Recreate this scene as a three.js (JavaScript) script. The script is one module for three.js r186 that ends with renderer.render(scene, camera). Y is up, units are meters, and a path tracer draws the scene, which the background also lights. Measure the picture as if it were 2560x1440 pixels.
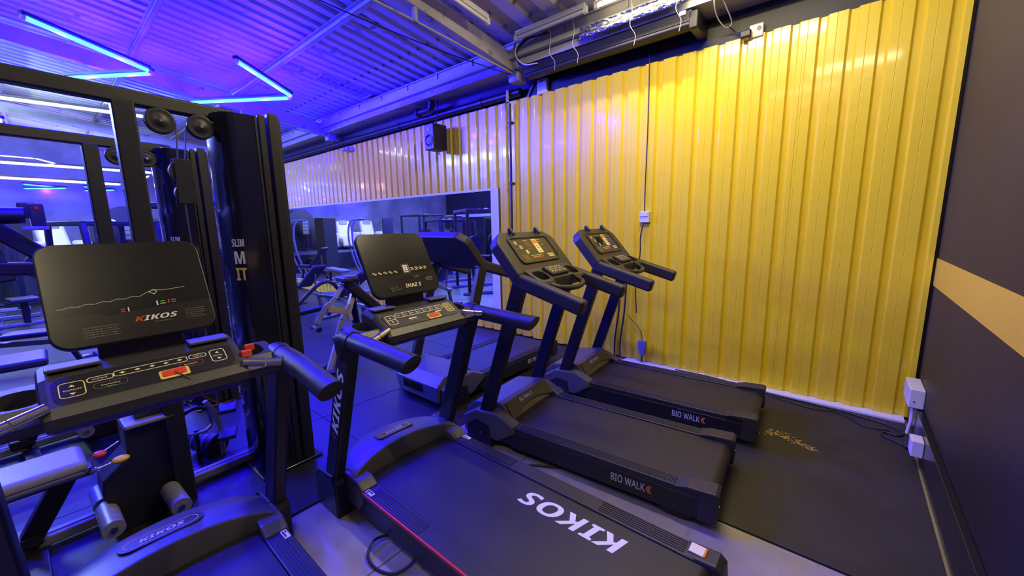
import * as THREE from 'three';
import { RoundedBoxGeometry } from 'three/addons/geometries/RoundedBoxGeometry.js';
import { mergeGeometries } from 'three/addons/utils/BufferGeometryUtils.js';
import { FontLoader } from 'three/addons/loaders/FontLoader.js';
import { TextGeometry } from 'three/addons/geometries/TextGeometry.js';
import { RectAreaLightUniformsLib } from 'three/addons/lights/RectAreaLightUniformsLib.js';
import { Brush, Evaluator, SUBTRACTION } from 'three-bvh-csg';

// ------------------------------------------------------------ camera, exposure, large lights
const scene = new THREE.Scene();
scene.background = new THREE.Color(0x000000);
const camera = new THREE.PerspectiveCamera(72.32, 2560 / 1440, 0.05, 60);
camera.rotation.order = 'YXZ';
camera.position.set(0, 1.65, 0);
camera.rotation.set(-0.16226, 0.70122, -0.01736);
scene.add(camera);
const renderer = new THREE.WebGLRenderer();
renderer.toneMapping = THREE.LinearToneMapping;
renderer.toneMappingExposure = 1.0;
renderer.shadowMap.enabled = true;
RectAreaLightUniformsLib.init();
const BLUE = new THREE.Color().setRGB(0.014, 0.0015, 1.0), WARM = new THREE.Color().setRGB(1.0, 0.86, 0.52), COOL = new THREE.Color().setRGB(0.66, 0.95, 0.95);
const I_BLUE = 36, I_WARM = 6.6, I_COOL = 4.0;
function lamp(color, intensity, x, y, z, radius = 2) {
  const l = new THREE.PointLight(color, intensity, 0, 2);
  l.position.set(x, y, z); l.castShadow = true; l.shadow.radius = radius; return l;
}

function strip(color, candela, a, b, toward) { // area light as long as a tube, facing the point `toward` relative to its middle
  const A = new THREE.Vector3(...a), B = new THREE.Vector3(...b), L = A.distanceTo(B), w = 0.04, mid = A.clone().add(B).multiplyScalar(0.5);
  const l = new THREE.RectAreaLight(color, candela / (L * w), L, w), x = B.clone().sub(A).normalize(), z = new THREE.Vector3(...toward).multiplyScalar(-1);
  z.addScaledVector(x, -z.dot(x)).normalize();
  l.quaternion.setFromRotationMatrix(new THREE.Matrix4().makeBasis(x, z.clone().cross(x), z)); l.position.copy(mid).addScaledVector(z, -0.035); return l;
}

// ------------------------------------------------------------ helpers
let seed = 7;
const rnd = () => { seed = (seed * 1664525 + 1013904223) >>> 0; return seed / 4294967296; };
const V = (x, y, z) => new THREE.Vector3(x, y, z);
const font = await new FontLoader().loadAsync('fonts/droid/droid_sans_bold.typeface.json');
const fontThin = await new FontLoader().loadAsync('fonts/droid/droid_sans_regular.typeface.json');
const taken = new Map();
function numbered(n) { const k = taken.get(n) || 0; taken.set(n, k + 1); return k ? n + '_' + String(k).padStart(3, '0') : n; }
function metreUV(g) {
  const p = g.attributes.position, n = g.attributes.normal, uv = new Float32Array(p.count * 2);
  for (let i = 0; i < p.count; i++) {
    const ax = Math.abs(n.getX(i)), ay = Math.abs(n.getY(i)), az = Math.abs(n.getZ(i));
    if (ay >= ax && ay >= az) { uv[2 * i] = p.getX(i); uv[2 * i + 1] = p.getZ(i); } else if (ax >= az) { uv[2 * i] = p.getZ(i); uv[2 * i + 1] = p.getY(i); } else { uv[2 * i] = p.getX(i); uv[2 * i + 1] = p.getY(i); }
  }
  g.setAttribute('uv', new THREE.BufferAttribute(uv, 2));
}
function clean(g) {
  const h = g.index ? g.toNonIndexed() : g;
  for (const k of Object.keys(h.attributes)) if (!['position', 'normal', 'uv'].includes(k)) h.deleteAttribute(k);
  if (!h.attributes.uv) h.setAttribute('uv', new THREE.BufferAttribute(new Float32Array(h.attributes.position.count * 2), 2));
  return h;
}
function obj(name, geos, mat, parent, keepUV) {
  geos = [geos].flat(9).map(clean);
  const g = geos.length > 1 ? mergeGeometries(geos) : geos[0];
  if (!keepUV) metreUV(g);
  const off = parent && parent.off;
  if (off) g.translate(off.x, off.y, off.z);
  const m = new THREE.Mesh(g, mat);
  m.name = parent && parent !== scene ? name : numbered(name);
  m.castShadow = m.receiveShadow = true;
  if (off) m.off = off;
  (parent || scene).add(m);
  return m;
}
function thing(name, label, category, pos = [0, 0, 0], turn = 0, group) {
  const o = new THREE.Group(); o.name = numbered(name); scene.add(o);
  o.position.set(...pos); o.rotation.y = turn; o.userData = { label, category };
  if (group) o.userData.group = group;
  return o;
}
function single(name, label, category, geos, mat, group) {
  const m = obj(name, geos, mat, scene); m.userData = { label, category };
  if (group) m.userData.group = group;
  return m;
}
function struct(name, geos, mat) { const m = obj(name, geos, mat, scene); m.userData.kind = 'structure'; return m; }
function dup(root, label, pos, turn) {
  const r = root.clone(); r.name = numbered(root.userData.base || root.name.replace(/_\d\d\d$/, '')); scene.add(r);
  r.userData = { ...root.userData, label };
  r.position.set(...pos); if (turn !== undefined) r.rotation.y = turn; return r;
}
// geometry makers: everything is returned already placed
const M4 = new THREE.Matrix4();
function bx(x0, x1, y0, y1, z0, z1, r = 0.006) {
  const w = x1 - x0, h = y1 - y0, d = z1 - z0, rr = Math.min(r, w / 2.05, h / 2.05, d / 2.05);
  const g = rr > 0.0005 ? new RoundedBoxGeometry(w, h, d, 2, rr) : new THREE.BoxGeometry(w, h, d);
  return g.translate((x0 + x1) / 2, (y0 + y1) / 2, (z0 + z1) / 2);
}
function frameOf(a, b, side) { // basis with y along a->b, z close to side
  const y = b.clone().sub(a).normalize(); let z = side.clone().addScaledVector(y, -side.dot(y)); if (z.lengthSq() < 1e-6) z = V(0.3, 0.1, 1).cross(y); z.normalize();
  return new THREE.Matrix4().makeBasis(y.clone().cross(z), y, z);
}
function bar(a, b, w, d, side = V(0, 0, 1), r = 0.006) { // box from a to b: w across, d along side
  a = V(...a); b = V(...b); const L = a.distanceTo(b);
  const rr = Math.min(r, w / 2.05, d / 2.05);
  const g = rr > 0.0005 ? new RoundedBoxGeometry(w, L, d, 2, rr) : new THREE.BoxGeometry(w, L, d);
  const m = frameOf(a, b, side); m.setPosition(a.clone().add(b).multiplyScalar(0.5));
  return g.applyMatrix4(m);
}
function rod(a, b, r, seg = 12, r2) {
  a = V(...a); b = V(...b);
  const g = new THREE.CylinderGeometry(r2 === undefined ? r : r2, r, a.distanceTo(b), seg);
  const m = frameOf(a, b, V(0.13, 0.2, 0.9)); m.setPosition(a.clone().add(b).multiplyScalar(0.5));
  return g.applyMatrix4(m);
}
function tube(pts, r, seg = 10, n, tension) {
  const c = new THREE.CatmullRomCurve3(pts.map((p) => V(...p)), false, tension === undefined ? 'centripetal' : 'catmullrom', tension);
  const len = n || Math.max(10, pts.length * 6);
  const g = new THREE.TubeGeometry(c, len, r, seg, false);
  const caps = [[0, -1], [1, 1]].map(([t, s]) => {
    const p = c.getPoint(t), d = c.getTangent(t).multiplyScalar(s), k = new THREE.CircleGeometry(r, seg);
    k.applyQuaternion(new THREE.Quaternion().setFromUnitVectors(V(0, 0, 1), d)); return k.translate(p.x, p.y, p.z);
  });
  return [g, ...caps];
}
function poly(pts, holes) { const s = new THREE.Shape(pts.map((p) => new THREE.Vector2(p[0], p[1]))); if (holes) for (const h of holes) s.holes.push(new THREE.Path(h.map((p) => new THREE.Vector2(p[0], p[1])))); return s; }
function rrect(w, h, r, x = 0, y = 0) {
  const s = new THREE.Shape(), a = x - w / 2, b = x + w / 2, c = y - h / 2, d = y + h / 2;
  s.moveTo(a + r, c); s.lineTo(b - r, c); s.absarc(b - r, c + r, r, -Math.PI / 2, 0); s.lineTo(b, d - r); s.absarc(b - r, d - r, r, 0, Math.PI / 2);
  s.lineTo(a + r, d); s.absarc(a + r, d - r, r, Math.PI / 2, Math.PI); s.lineTo(a, c + r); s.absarc(a + r, c + r, r, Math.PI, 1.5 * Math.PI); return s;
}
function ext(shape, depth, bevel = 0, curve = 8) { // extruded along +z, bevel inside the depth
  return new THREE.ExtrudeGeometry(shape, { depth: Math.max(depth - 2 * bevel, 1e-4), bevelEnabled: bevel > 0, bevelSize: bevel, bevelThickness: bevel, bevelOffset: -bevel, bevelSegments: 2, curveSegments: curve }).translate(0, 0, bevel);
}
function prism(pts, z0, z1, bevel = 0.004) { return ext(poly(pts), z1 - z0, bevel).translate(0, 0, z0); } // outline in x,y
function place(g, origin, right, up) { // local x -> right, y -> up, z -> right x up
  const r = V(...right).normalize(), u = V(...up); u.addScaledVector(r, -u.dot(r)).normalize();
  return g.applyMatrix4(new THREE.Matrix4().makeBasis(r, u, r.clone().cross(u)).setPosition(...origin));
}
function grid(rows) { // rows of points -> smooth-shaded sheet
  const n = rows[0].length, pos = [], idx = [];
  for (const r of rows) for (const p of r) pos.push(...p);
  for (let i = 0; i + 1 < rows.length; i++) for (let j = 0; j + 1 < n; j++) { const a = i * n + j, b = a + 1, c = a + n, d = c + 1; idx.push(a, c, b, b, c, d); }
  const g = new THREE.BufferGeometry(); g.setAttribute('position', new THREE.Float32BufferAttribute(pos, 3)); g.setIndex(idx); g.computeVertexNormals(); return g;
}
function letters(txt, h, thick = 0.001, wide = 1, skew = 0, face = font) { // centred on the origin, front face towards +z
  const g = new TextGeometry(txt, { font: face, size: h, depth: thick, curveSegments: 4, bevelEnabled: false });
  if (wide !== 1 || skew) g.applyMatrix4(M4.set(wide, skew, 0, 0, 0, 1, 0, 0, 0, 0, 1, 0, 0, 0, 0, 1));
  g.computeBoundingBox(); const b = g.boundingBox;
  return g.translate(-(b.min.x + b.max.x) / 2, -(b.min.y + b.max.y) / 2, 0);
}
const csg = new Evaluator(); csg.attributes = ['position', 'normal', 'uv'];
function cut(base, ...tools) {
  let b = new Brush(clean(base)); b.updateMatrixWorld();
  for (const t of tools) { const k = new Brush(clean(t)); k.updateMatrixWorld(); b = csg.evaluate(b, k, SUBTRACTION); b.updateMatrixWorld(); }
  return b.geometry;
}

// ------------------------------------------------------------ textures and materials
function noiseTex(size, fn, srgb) {
  const d = new Uint8Array(size * size * 4);
  for (let y = 0; y < size; y++) for (let x = 0; x < size; x++) { const c = fn(x / size, y / size), i = 4 * (y * size + x); d[i] = c[0]; d[i + 1] = c[1]; d[i + 2] = c[2]; d[i + 3] = 255; }
  const t = new THREE.DataTexture(d, size, size); t.wrapS = t.wrapT = THREE.RepeatWrapping; t.magFilter = THREE.LinearFilter; t.minFilter = THREE.LinearMipmapLinearFilter; t.generateMipmaps = true;
  if (srgb) t.colorSpace = THREE.SRGBColorSpace; t.needsUpdate = true; return t;
}
const perm = Array.from({ length: 4096 }, () => rnd());
function vn(x, y, n) { // tileable value noise, n cells per unit
  x *= n; y *= n; const xi = Math.floor(x), yi = Math.floor(y), fx = x - xi, fy = y - yi, s = (t) => t * t * (3 - 2 * t);
  const h = (a, b) => perm[(((a % n) + n) % n * 57 + ((b % n) + n) % n * 131 + n * 17) % 4096];
  const a = h(xi, yi), b = h(xi + 1, yi), c = h(xi, yi + 1), d = h(xi + 1, yi + 1), u = s(fx), w = s(fy);
  return (a * (1 - u) + b * u) * (1 - w) + (c * (1 - u) + d * u) * w;
}
const fbm = (x, y, n) => 0.5 * vn(x, y, n) + 0.27 * vn(x, y, n * 2) + 0.15 * vn(x, y, n * 4) + 0.08 * vn(x, y, n * 8);
const rep = (t, a, b = a) => { const c = t.clone(); c.repeat.set(a, b); c.needsUpdate = true; return c; };
const grain = noiseTex(256, (x, y) => { const v = 128 + 120 * (0.6 * vn(x, y, 128) + 0.4 * vn(x, y, 64) - 0.5); return [v, v, v]; });
const cloudy = noiseTex(512, (x, y) => { const v = 255 * (0.62 + 0.38 * fbm(x, y, 6)); return [v, v, v]; }, true);
const concreteTex = noiseTex(512, (x, y) => { const v = 0.66 + 0.34 * fbm(x, y, 5) - 0.12 * (vn(x, y, 40) > 0.86 ? 1 : 0) * vn(x, y, 9); return [v * 214, v * 208, v * 205]; }, true);
const rubberTex = noiseTex(512, (x, y) => { const f = vn(x, y, 170) > 0.94 ? 38 : 0, v = 36 + 22 * fbm(x, y, 7) + f * 0.6; return [v, v * 0.97, v]; }, true);
const roofTex = noiseTex(512, (x, y) => { const s = fbm(x, y, 5), d = Math.max(0, vn(x, y, 33) * vn(x, y, 7) - 0.52) * 1.5; const v = (0.82 + 0.16 * s - d) * 235; return [v, v, v * 0.98]; }, true);
function std(rgb, roughness, o = {}) { return new THREE.MeshStandardMaterial({ color: new THREE.Color().setRGB(...rgb), roughness, ...o }); }
function phys(rgb, roughness, o = {}) { return new THREE.MeshPhysicalMaterial({ color: new THREE.Color().setRGB(...rgb), roughness, ...o }); }
const gBump = rep(grain, 12), fineBump = rep(grain, 30);
const M = {
  floor: std([0.62, 0.6, 0.6], 0.42, { map: rep(concreteTex, 0.6), bumpMap: rep(grain, 4), bumpScale: 0.0006 }),
  rubber: std([0.36, 0.36, 0.38], 0.48, { map: rep(rubberTex, 1.3), bumpMap: rep(grain, 8), bumpScale: 0.0012 }),
  mat: std([0.8, 0.77, 0.75], 0.6, { map: rep(rubberTex, 0.7), bumpMap: gBump, bumpScale: 0.0008 }),
  wallBlack: std([0.03, 0.026, 0.032], 0.5, { map: rep(cloudy, 0.5), bumpMap: rep(grain, 3), bumpScale: 0.001 }),
  wallBrown: std([0.023, 0.019, 0.017], 0.5, { map: rep(cloudy, 0.4), bumpMap: rep(grain, 3), bumpScale: 0.001 }),
  stripe: std([0.82, 0.56, 0.03], 0.45),
  base: std([0.012, 0.011, 0.014], 0.22),
  far: std([0.33, 0.32, 0.37], 0.6, { map: rep(cloudy, 0.3) }),
  yellow: phys([0.88, 0.65, 0.022], 0.27, { clearcoat: 0.35, clearcoatRoughness: 0.07, bumpMap: rep(cloudy, 0.9), bumpScale: 0.004 }),
  roof: std([0.72, 0.7, 0.72], 0.55, { map: rep(roofTex, 0.45) }),
  steelWhite: std([0.62, 0.6, 0.62], 0.45, { map: rep(roofTex, 0.8) }),
  mirror: std([0.9, 0.91, 0.94], 0.015, { metalness: 1 }),
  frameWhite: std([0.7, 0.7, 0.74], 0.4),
  black: std([0.012, 0.011, 0.014], 0.42, { bumpMap: fineBump, bumpScale: 0.0002 }),
  blackSoft: std([0.025, 0.023, 0.025], 0.48, { bumpMap: fineBump, bumpScale: 0.0004 }),
  gloss: phys([0.008, 0.008, 0.01], 0.16, { clearcoat: 0.6, clearcoatRoughness: 0.05 }),
  charcoal: std([0.036, 0.034, 0.037], 0.38, { bumpMap: fineBump, bumpScale: 0.0003 }),
  hoodGrey: std([0.085, 0.083, 0.09], 0.36, { bumpMap: fineBump, bumpScale: 0.0002 }),
  belt: std([0.015, 0.014, 0.017], 0.5, { bumpMap: rep(grain, 20), bumpScale: 0.0005 }),
  rail: std([0.022, 0.021, 0.024], 0.4, { bumpMap: fineBump, bumpScale: 0.0003 }),
  grip: std([0.026, 0.024, 0.028], 0.38, { bumpMap: fineBump, bumpScale: 0.0004 }),
  chrome: std([0.75, 0.74, 0.73], 0.16, { metalness: 1 }),
  steel: std([0.42, 0.42, 0.44], 0.32, { metalness: 1 }),
  vinyl: std([0.035, 0.034, 0.045], 0.34, { bumpMap: rep(grain, 9), bumpScale: 0.0006 }),
  padGrey: std([0.2, 0.2, 0.24], 0.36, { bumpMap: rep(grain, 9), bumpScale: 0.0006 }),
  greyTube: std([0.2, 0.19, 0.22], 0.4),
  white: std([0.72, 0.71, 0.7], 0.42),
  print: std([0.75, 0.74, 0.76], 0.5),
  printGold: std([0.8, 0.55, 0.12], 0.5),
  orange: std([0.75, 0.2, 0.03], 0.45),
  red: std([0.62, 0.03, 0.02], 0.4),
  redKnob: std([0.7, 0.06, 0.03], 0.28),
  yellowKnob: std([0.75, 0.5, 0.05], 0.3),
  cream: std([0.66, 0.62, 0.6], 0.45),
  cord: std([0.02, 0.019, 0.022], 0.45),
  cordWhite: std([0.6, 0.58, 0.55], 0.45),
  foil: std([0.8, 0.8, 0.82], 0.22, { metalness: 1, bumpMap: rep(cloudy, 5), bumpScale: 0.02 }),
  lens: std([0.02, 0.02, 0.025], 0.12),
  darkRed: std([0.12, 0.012, 0.02], 0.4),
};
function glow(rgb, k, base = [0.7, 0.7, 0.7]) { return new THREE.MeshStandardMaterial({ color: new THREE.Color().setRGB(...base), emissive: new THREE.Color().setRGB(...rgb), emissiveIntensity: k, roughness: 0.4 }); }
const G = { blue: glow([0.16, 0.82, 1.0], 1.5, [0.02, 0.2, 0.25]), white: glow([0.93, 0.9, 1.0], 1.6), warm: glow([1.0, 0.82, 0.5], 1.6), pink: glow([1.0, 0.62, 0.55], 1.1) };
function canvasTex(w, h, draw) { const c = document.createElement('canvas'); c.width = w; c.height = h; const x = c.getContext('2d'); draw(x, w, h); const t = new THREE.CanvasTexture(c); t.colorSpace = THREE.SRGBColorSpace; t.anisotropy = 8; return t; }
function plate(shape, w, h, depth, bevel) { // plate with uv 0..1 over w x h on its front
  const g = clean(ext(shape, depth, bevel, 10)), p = g.attributes.position, uv = g.attributes.uv;
  for (let i = 0; i < p.count; i++) uv.setXY(i, p.getX(i) / w + 0.5, p.getY(i) / h + 0.5);
  return g;
}

// ------------------------------------------------------------ the room
const SL = 0.135, roofY = (z) => 4.37 + SL * z, RIDGE = 3.0, XL = -18, XR = 0.55, ZW = -4.4, ZF = 6.8;
const floor = struct('floor', bx(XL - 0.2, XR + 0.2, -0.12, 0, ZW - 0.2, ZF + 0.2, 0), M.floor);
{ // saw-cut joints of the bare screed are real grooves: the slab is laid in fields, the cuts are strips set below a raised topping
  const topping = [[-2.28, -1.6, -2.2, 6.7], [-1.592, 0.5, -2.2, 6.7], [-2.28, -1.66, -4.36, -2.208]];
  for (const [a, b, c, d] of topping) obj('screed_field', bx(a, b, -0.001, 0.008, c, d, 0.002), M.floor, floor);
  const tileG = clean(new RoundedBoxGeometry(1.036, 0.02, 0.996, 1, 0.003)); metreUV(tileG);
  for (let i = 0; i < 15; i++) for (let j = 0; j < 11; j++) {
    const t = new THREE.Mesh(tileG, M.rubber); t.name = 'rubber_tile'; t.position.set(-2.82 - i * 1.04, 0.002 + (rnd() - 0.5) * 0.002, -3.88 + j);
    t.rotation.y = rnd() < 0.5 ? Math.PI : 0; t.castShadow = t.receiveShadow = true; floor.add(t);
  }
}
const wb = struct('wall_back', bx(XL - 0.2, XR + 0.2, 0, 5, ZW - 0.2, ZW, 0), M.wallBlack);
{
  const P = 0.19, D = 0.032, N = 5, prof = [];
  for (let k = 0; k < N; k++) { const x = k * P; prof.push([x, D], [x + 0.05, D], [x + 0.053, D - 0.003], [x + 0.056, D], [x + 0.118, D], [x + 0.134, 0.002], [x + 0.172, 0.002], [x + 0.188, D]); }
  prof.push([N * P + 0.03, D]);
  const back = prof.slice().reverse().map(([x, d]) => [x, d - 0.0015]);
  const g = clean(ext(poly([...prof, ...back]), 3.25, 0)); place(g, [0, 3.28, 0], [1, 0, 0], [0, 0, 1]); metreUV(g);
  for (let i = 0; i < 20; i++) {
    const m = new THREE.Mesh(g, M.yellow); m.name = 'corrugated_sheet'; m.position.set(0.5 - (i + 1) * N * P, (rnd() - 0.5) * 0.012, ZW + 0.006 + (i % 2) * 0.003);
    m.castShadow = m.receiveShadow = true; wb.add(m);
  }
}
obj('kerb', bx(-1.9, 0.5, 0, 0.028, -4.4, -4.27, 0.004), M.white, wb);
const wr = struct('wall_right', bx(XR, XR + 0.2, 0, 5, ZW, ZF, 0), M.wallBrown);
obj('painted_stripe', bx(XR - 0.0015, XR + 0.01, 1.125, 1.335, ZW + 0.001, ZF, 0), M.stripe, wr);
const bb = struct('baseboard_right', bx(XR - 0.035, XR - 0.0005, 0, 0.25, ZW, ZF, 0.004), M.base);
struct('wall_far', bx(XL - 0.2, XL, 0, 5, ZW, ZF, 0), M.far);
const wf = struct('wall_front', bx(XL, XR, 0, 5, ZF, ZF + 0.2, 0), M.wallBlack);
obj('painted_stripe', bx(XL, XR, 2.05, 2.2, ZF - 0.002, ZF + 0.01, 0), M.frameWhite, wf);
// roof: slab, ribbed sheets, purlins, rafters
function slope(z0, z1, y0, y1, t0, t1, x0, x1) { return [0].map(() => { const g = prism([[z0, y0 + t0], [z1, y1 + t0], [z1, y1 + t1], [z0, y0 + t1]], 0, x1 - x0, 0); return place(g, [x1, 0, 0], [0, 0, 1], [0, 1, 0]); })[0]; }
const yR = roofY(RIDGE), roof2 = (z) => yR - SL * (z - RIDGE);
const ceil = struct('ceiling', [slope(ZW - 0.2, RIDGE, roofY(ZW - 0.2), yR, 0.05, 0.15, XL - 0.2, XR + 0.2), slope(RIDGE, ZF + 0.2, yR, roof2(ZF + 0.2), 0.05, 0.15, XL - 0.2, XR + 0.2)], M.steelWhite);
{
  const nz = Math.hypot(1, SL), make = (P, D, N, len, fr) => {
    const pr = []; for (let k = 0; k < N; k++) { const x = k * P; pr.push([x, 0], [x + P * fr, 0], [x + P * (fr + 0.1), D], [x + P * 0.9, D]); } pr.push([N * P, 0], [N * P + 0.02, 0]);
    return clean(ext(poly([...pr, ...pr.slice().reverse().map(([x, d]) => [x, d + 0.0012])]), len, 0));
  };
  const L1 = (RIDGE - ZW + 0.1) * nz, L2 = (ZF - RIDGE) * nz;
  const A = make(0.2, 0.026, 5, L1, 0.5), B = make(0.36, 0.04, 2, L1, 0.45), A2 = make(0.2, 0.026, 5, L2, 0.5);
  for (const g of [A, B]) place(g, [0, roofY(ZW - 0.1) + 0.002, ZW - 0.1], [1, 0, 0], [0, 1, -SL]);
  place(A2, [0, yR + 0.002, RIDGE], [1, 0, 0], [0, 1, SL]);
  for (const g of [A, B, A2]) metreUV(g);
  const put = (g, x, mt) => { const m = new THREE.Mesh(g, mt); m.name = 'roof_sheet'; m.position.set(x, (rnd()) * 0.004, 0); m.castShadow = m.receiveShadow = true; ceil.add(m); };
  for (let i = 0; i < 15; i++) put(A, -3.4 - (i + 1) * 1.0, M.roof);
  for (let i = 0; i < 6; i++) put(B, -3.4 + i * 0.72, M.roof);
  for (let i = 0; i < 19; i++) put(A2, 0.6 - (i + 1) * 1.0, M.roof);
  for (const z of [-2.56, -1.22, 0.12, 1.46]) {
    const y = roofY(z); // channel purlin: web and two lips
    obj('purlin', [bx(XL, XR, y - 0.1, y, z - 0.004, z + 0.004, 0.001), bx(XL, XR, y - 0.1, y - 0.095, z, z + 0.05, 0.001), bx(XL, XR, y - 0.012, y - 0.006, z, z + 0.05, 0.001), bx(XL, XR, y - 0.1, y - 0.08, z + 0.045, z + 0.05, 0.001)], M.steelWhite, ceil);
  }
  for (const z of [4.4, 5.8]) obj('purlin', bx(XL, XR, roof2(z) - 0.1, roof2(z), z - 0.03, z + 0.03, 0.002), M.steelWhite, ceil);
  for (const x of [-3.4, -8.45, -13.5]) {
    const yb = (z) => roofY(z) - 0.3;
    obj('rafter', [bar([x, yb(-4.2) + 0.1, -4.2], [x, yb(RIDGE) + 0.1, RIDGE], 0.1, 0.2, V(0, 1, 0), 0.004), bar([x, yb(RIDGE) + 0.1, RIDGE], [x, yb(-0.8 + RIDGE - 3) + 0.1 - 0.02, ZF], 0.1, 0.2, V(0, 1, 0), 0.004)], M.steelWhite, ceil);
    const r = obj('tie_rod', [rod([x + 0.02, 3.5, -4.12], [x + 0.02, 3.6, -2.62], 0.011), rod([x + 0.02, 3.6, -2.62], [x + 0.02, 3.72, 0.6], 0.011)], M.steelWhite, ceil);
    obj('strut', bx(x, x + 0.04, 3.59, roofY(-2.62) - 0.28, -2.64, -2.6, 0.003), M.steelWhite, r);
    obj('bearing_block', bx(x - 0.08, x + 0.08, 3.42, 3.62, -4.3, -4.12, 0.01), M.steelWhite, ceil);
  }
  // eaves gutter in front of the wall head
  obj('gutter', [bx(XL, XR, 3.66, 3.79, -4.05, -4.0, 0.006), bx(XL, XR, 3.63, 3.665, -4.05, -3.975, 0.004), bx(XL, XR, 3.785, 3.8, -4.05, -3.97, 0.003), bx(XL, XR, 3.55, 3.63, -4.09, -4.045, 0.004), bx(XL, XR, 3.54, 3.555, -4.4, -4.045, 0.003)], M.steelWhite, ceil);
  for (let i = 0; i < 14; i++) obj('gutter_clip', bx(-0.4 - i * 0.72, -0.385 - i * 0.72, 3.72, 3.815, -3.998, -3.985, 0.001), M.steel, ceil);
}
// mirror along the back wall
{
  const m = thing('wall_mirror', 'long wall mirror in panes on the corrugated wall, with a pale border whose right strip stands for a reflection', 'mirror', [-8.7, 0.3, -4.33]);
  m.off = V(8.7, -0.3, 4.33);
  const y0 = 0.3, y1 = 2.165;
  for (let i = 0; i < 6; i++) obj('mirror_pane', bx(-4.05 - (i + 1) * 1.6 + 0.002, -4.05 - i * 1.6 - 0.002, y0, y1 - 0.035, -4.352, -4.346, 0), M.mirror, m);
  obj('backing_board', bx(-13.7, -3.9, y0 - 0.005, y1, -4.366, -4.353, 0), M.black, m);
  obj('border', [bx(-4.048, -3.9, y0, y1, -4.353, -4.344, 0.001), bx(-13.7, -4.05, y1 - 0.033, y1, -4.353, -4.344, 0.001), bx(-13.7, -4.05, y0 - 0.02, y0 - 0.002, -4.353, -4.335, 0.001)], M.frameWhite, m);  // wide right strip is a pale board put in place of a bluish reflection
  for (const x of [-4.4, -5.6, -7.2, -8.8, -10.4]) obj('clip', bx(x - 0.012, x + 0.012, y1 - 0.045, y1 - 0.02, -4.346, -4.338, 0.001), M.chrome, m);
}
// the black rubber mat on the right
const mat = single('rubber_mat', 'large black rubber mat beneath the two treadmills by the yellow wall', 'mat', bx(-1.62, 0.5, 0.0, 0.014, -4.26, -2.21, 0.004), M.mat);

{ // flecks of yellow paint ground into the mat
  const f = []; for (let i = 0; i < 70; i++) { const u = rnd(), k = 0.004 + rnd() * 0.016, x = -0.36 + u * 0.33 + (rnd() - 0.5) * 0.05, z = -3.42 - 0.05 * Math.sin(u * 5) + (rnd() - 0.5) * 0.12 * (1 - u * 0.6); f.push(bx(-k, k, 0.0135, 0.0146, -0.0016, 0.0016, 0).rotateY(rnd() * 6).translate(x, 0, z)); }
  obj('paint_flecks', f, M.printGold, mat).userData.kind = 'stuff';
}

// ------------------------------------------------------------ lamps
function ledTube(name, label, group, a, b, gm, color, power, n, r = 0.024, housing = true) {
  const t = thing(name, label, 'light', [(a[0] + b[0]) / 2, (a[1] + b[1]) / 2, (a[2] + b[2]) / 2], 0, group);
  t.off = V(-(a[0] + b[0]) / 2, -(a[1] + b[1]) / 2, -(a[2] + b[2]) / 2);
  const A = V(...a), B = V(...b), d = B.clone().sub(A).normalize(), at = (k) => A.clone().lerp(B, k);
  obj('diffuser', rod(a, b, r, 14), gm, t);
  for (const [p, s] of [[A, -1], [B, 1]]) { const q = p.clone().addScaledVector(d, s * 0.03); obj('end_cap', rod([p.x, p.y, p.z], [q.x, q.y, q.z], r * 1.12, 14), M.white, t); }
  if (housing) obj('housing', bar([A.x - d.x * 0.03, A.y + r + 0.022, A.z - d.z * 0.03], [B.x + d.x * 0.03, B.y + r + 0.022, B.z + d.z * 0.03], 0.035, r * 2.6, V(1, 0, 0).cross(d).y > 2 ? V(1, 0, 0) : d.clone().cross(V(0, 1, 0)), 0.004), M.black, t);
  if (n === 0) { const l = strip(color, power, a, b, [0, -1, 0]); l.position.add(t.off); t.add(l); } else if (color === COOL && n < 4) { for (const [d, f] of [[-1, 1], [1, 0.7]]) { const l = strip(color, power * f, a, b, [0, d, 0]); l.position.add(t.off); if (d > 0) l.position.y += 0.07; t.add(l); } } else for (let k = 0; k < n; k++) { const p = at((k + 0.5) / n); const l = lamp(color, power / n, p.x + t.off.x, p.y - r - 0.03 + t.off.y, p.z + t.off.z, 3); t.add(l); }
  return t;
}
const gB = 'blue LED tubes forming arrows under the roof';
ledTube('led_tube', 'long blue LED tube of the nearest ceiling arrow, running up to the top left', gB, [-6.81, 3.87, -0.211], [-7.28, 3.735, -1.22], G.blue, BLUE, I_BLUE * 2, 2);
ledTube('led_tube', 'blue LED tube lying almost level, lower arm of the nearest ceiling arrow', gB, [-7.4, 3.735, -1.27], [-8.75, 3.82, -0.57], G.blue, BLUE, I_BLUE * 2, 2);
ledTube('led_tube', 'slanting blue LED tube of the second ceiling arrow, left of the air vent', gB, [-5.88, 3.655, -1.84], [-6.41, 3.55, -2.64], G.blue, BLUE, I_BLUE * 2, 2);
ledTube('led_tube', 'level blue LED tube, lower arm of the second ceiling arrow', gB, [-6.53, 3.545, -2.66], [-8.18, 3.645, -1.87], G.blue, BLUE, I_BLUE * 2, 2);
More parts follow.
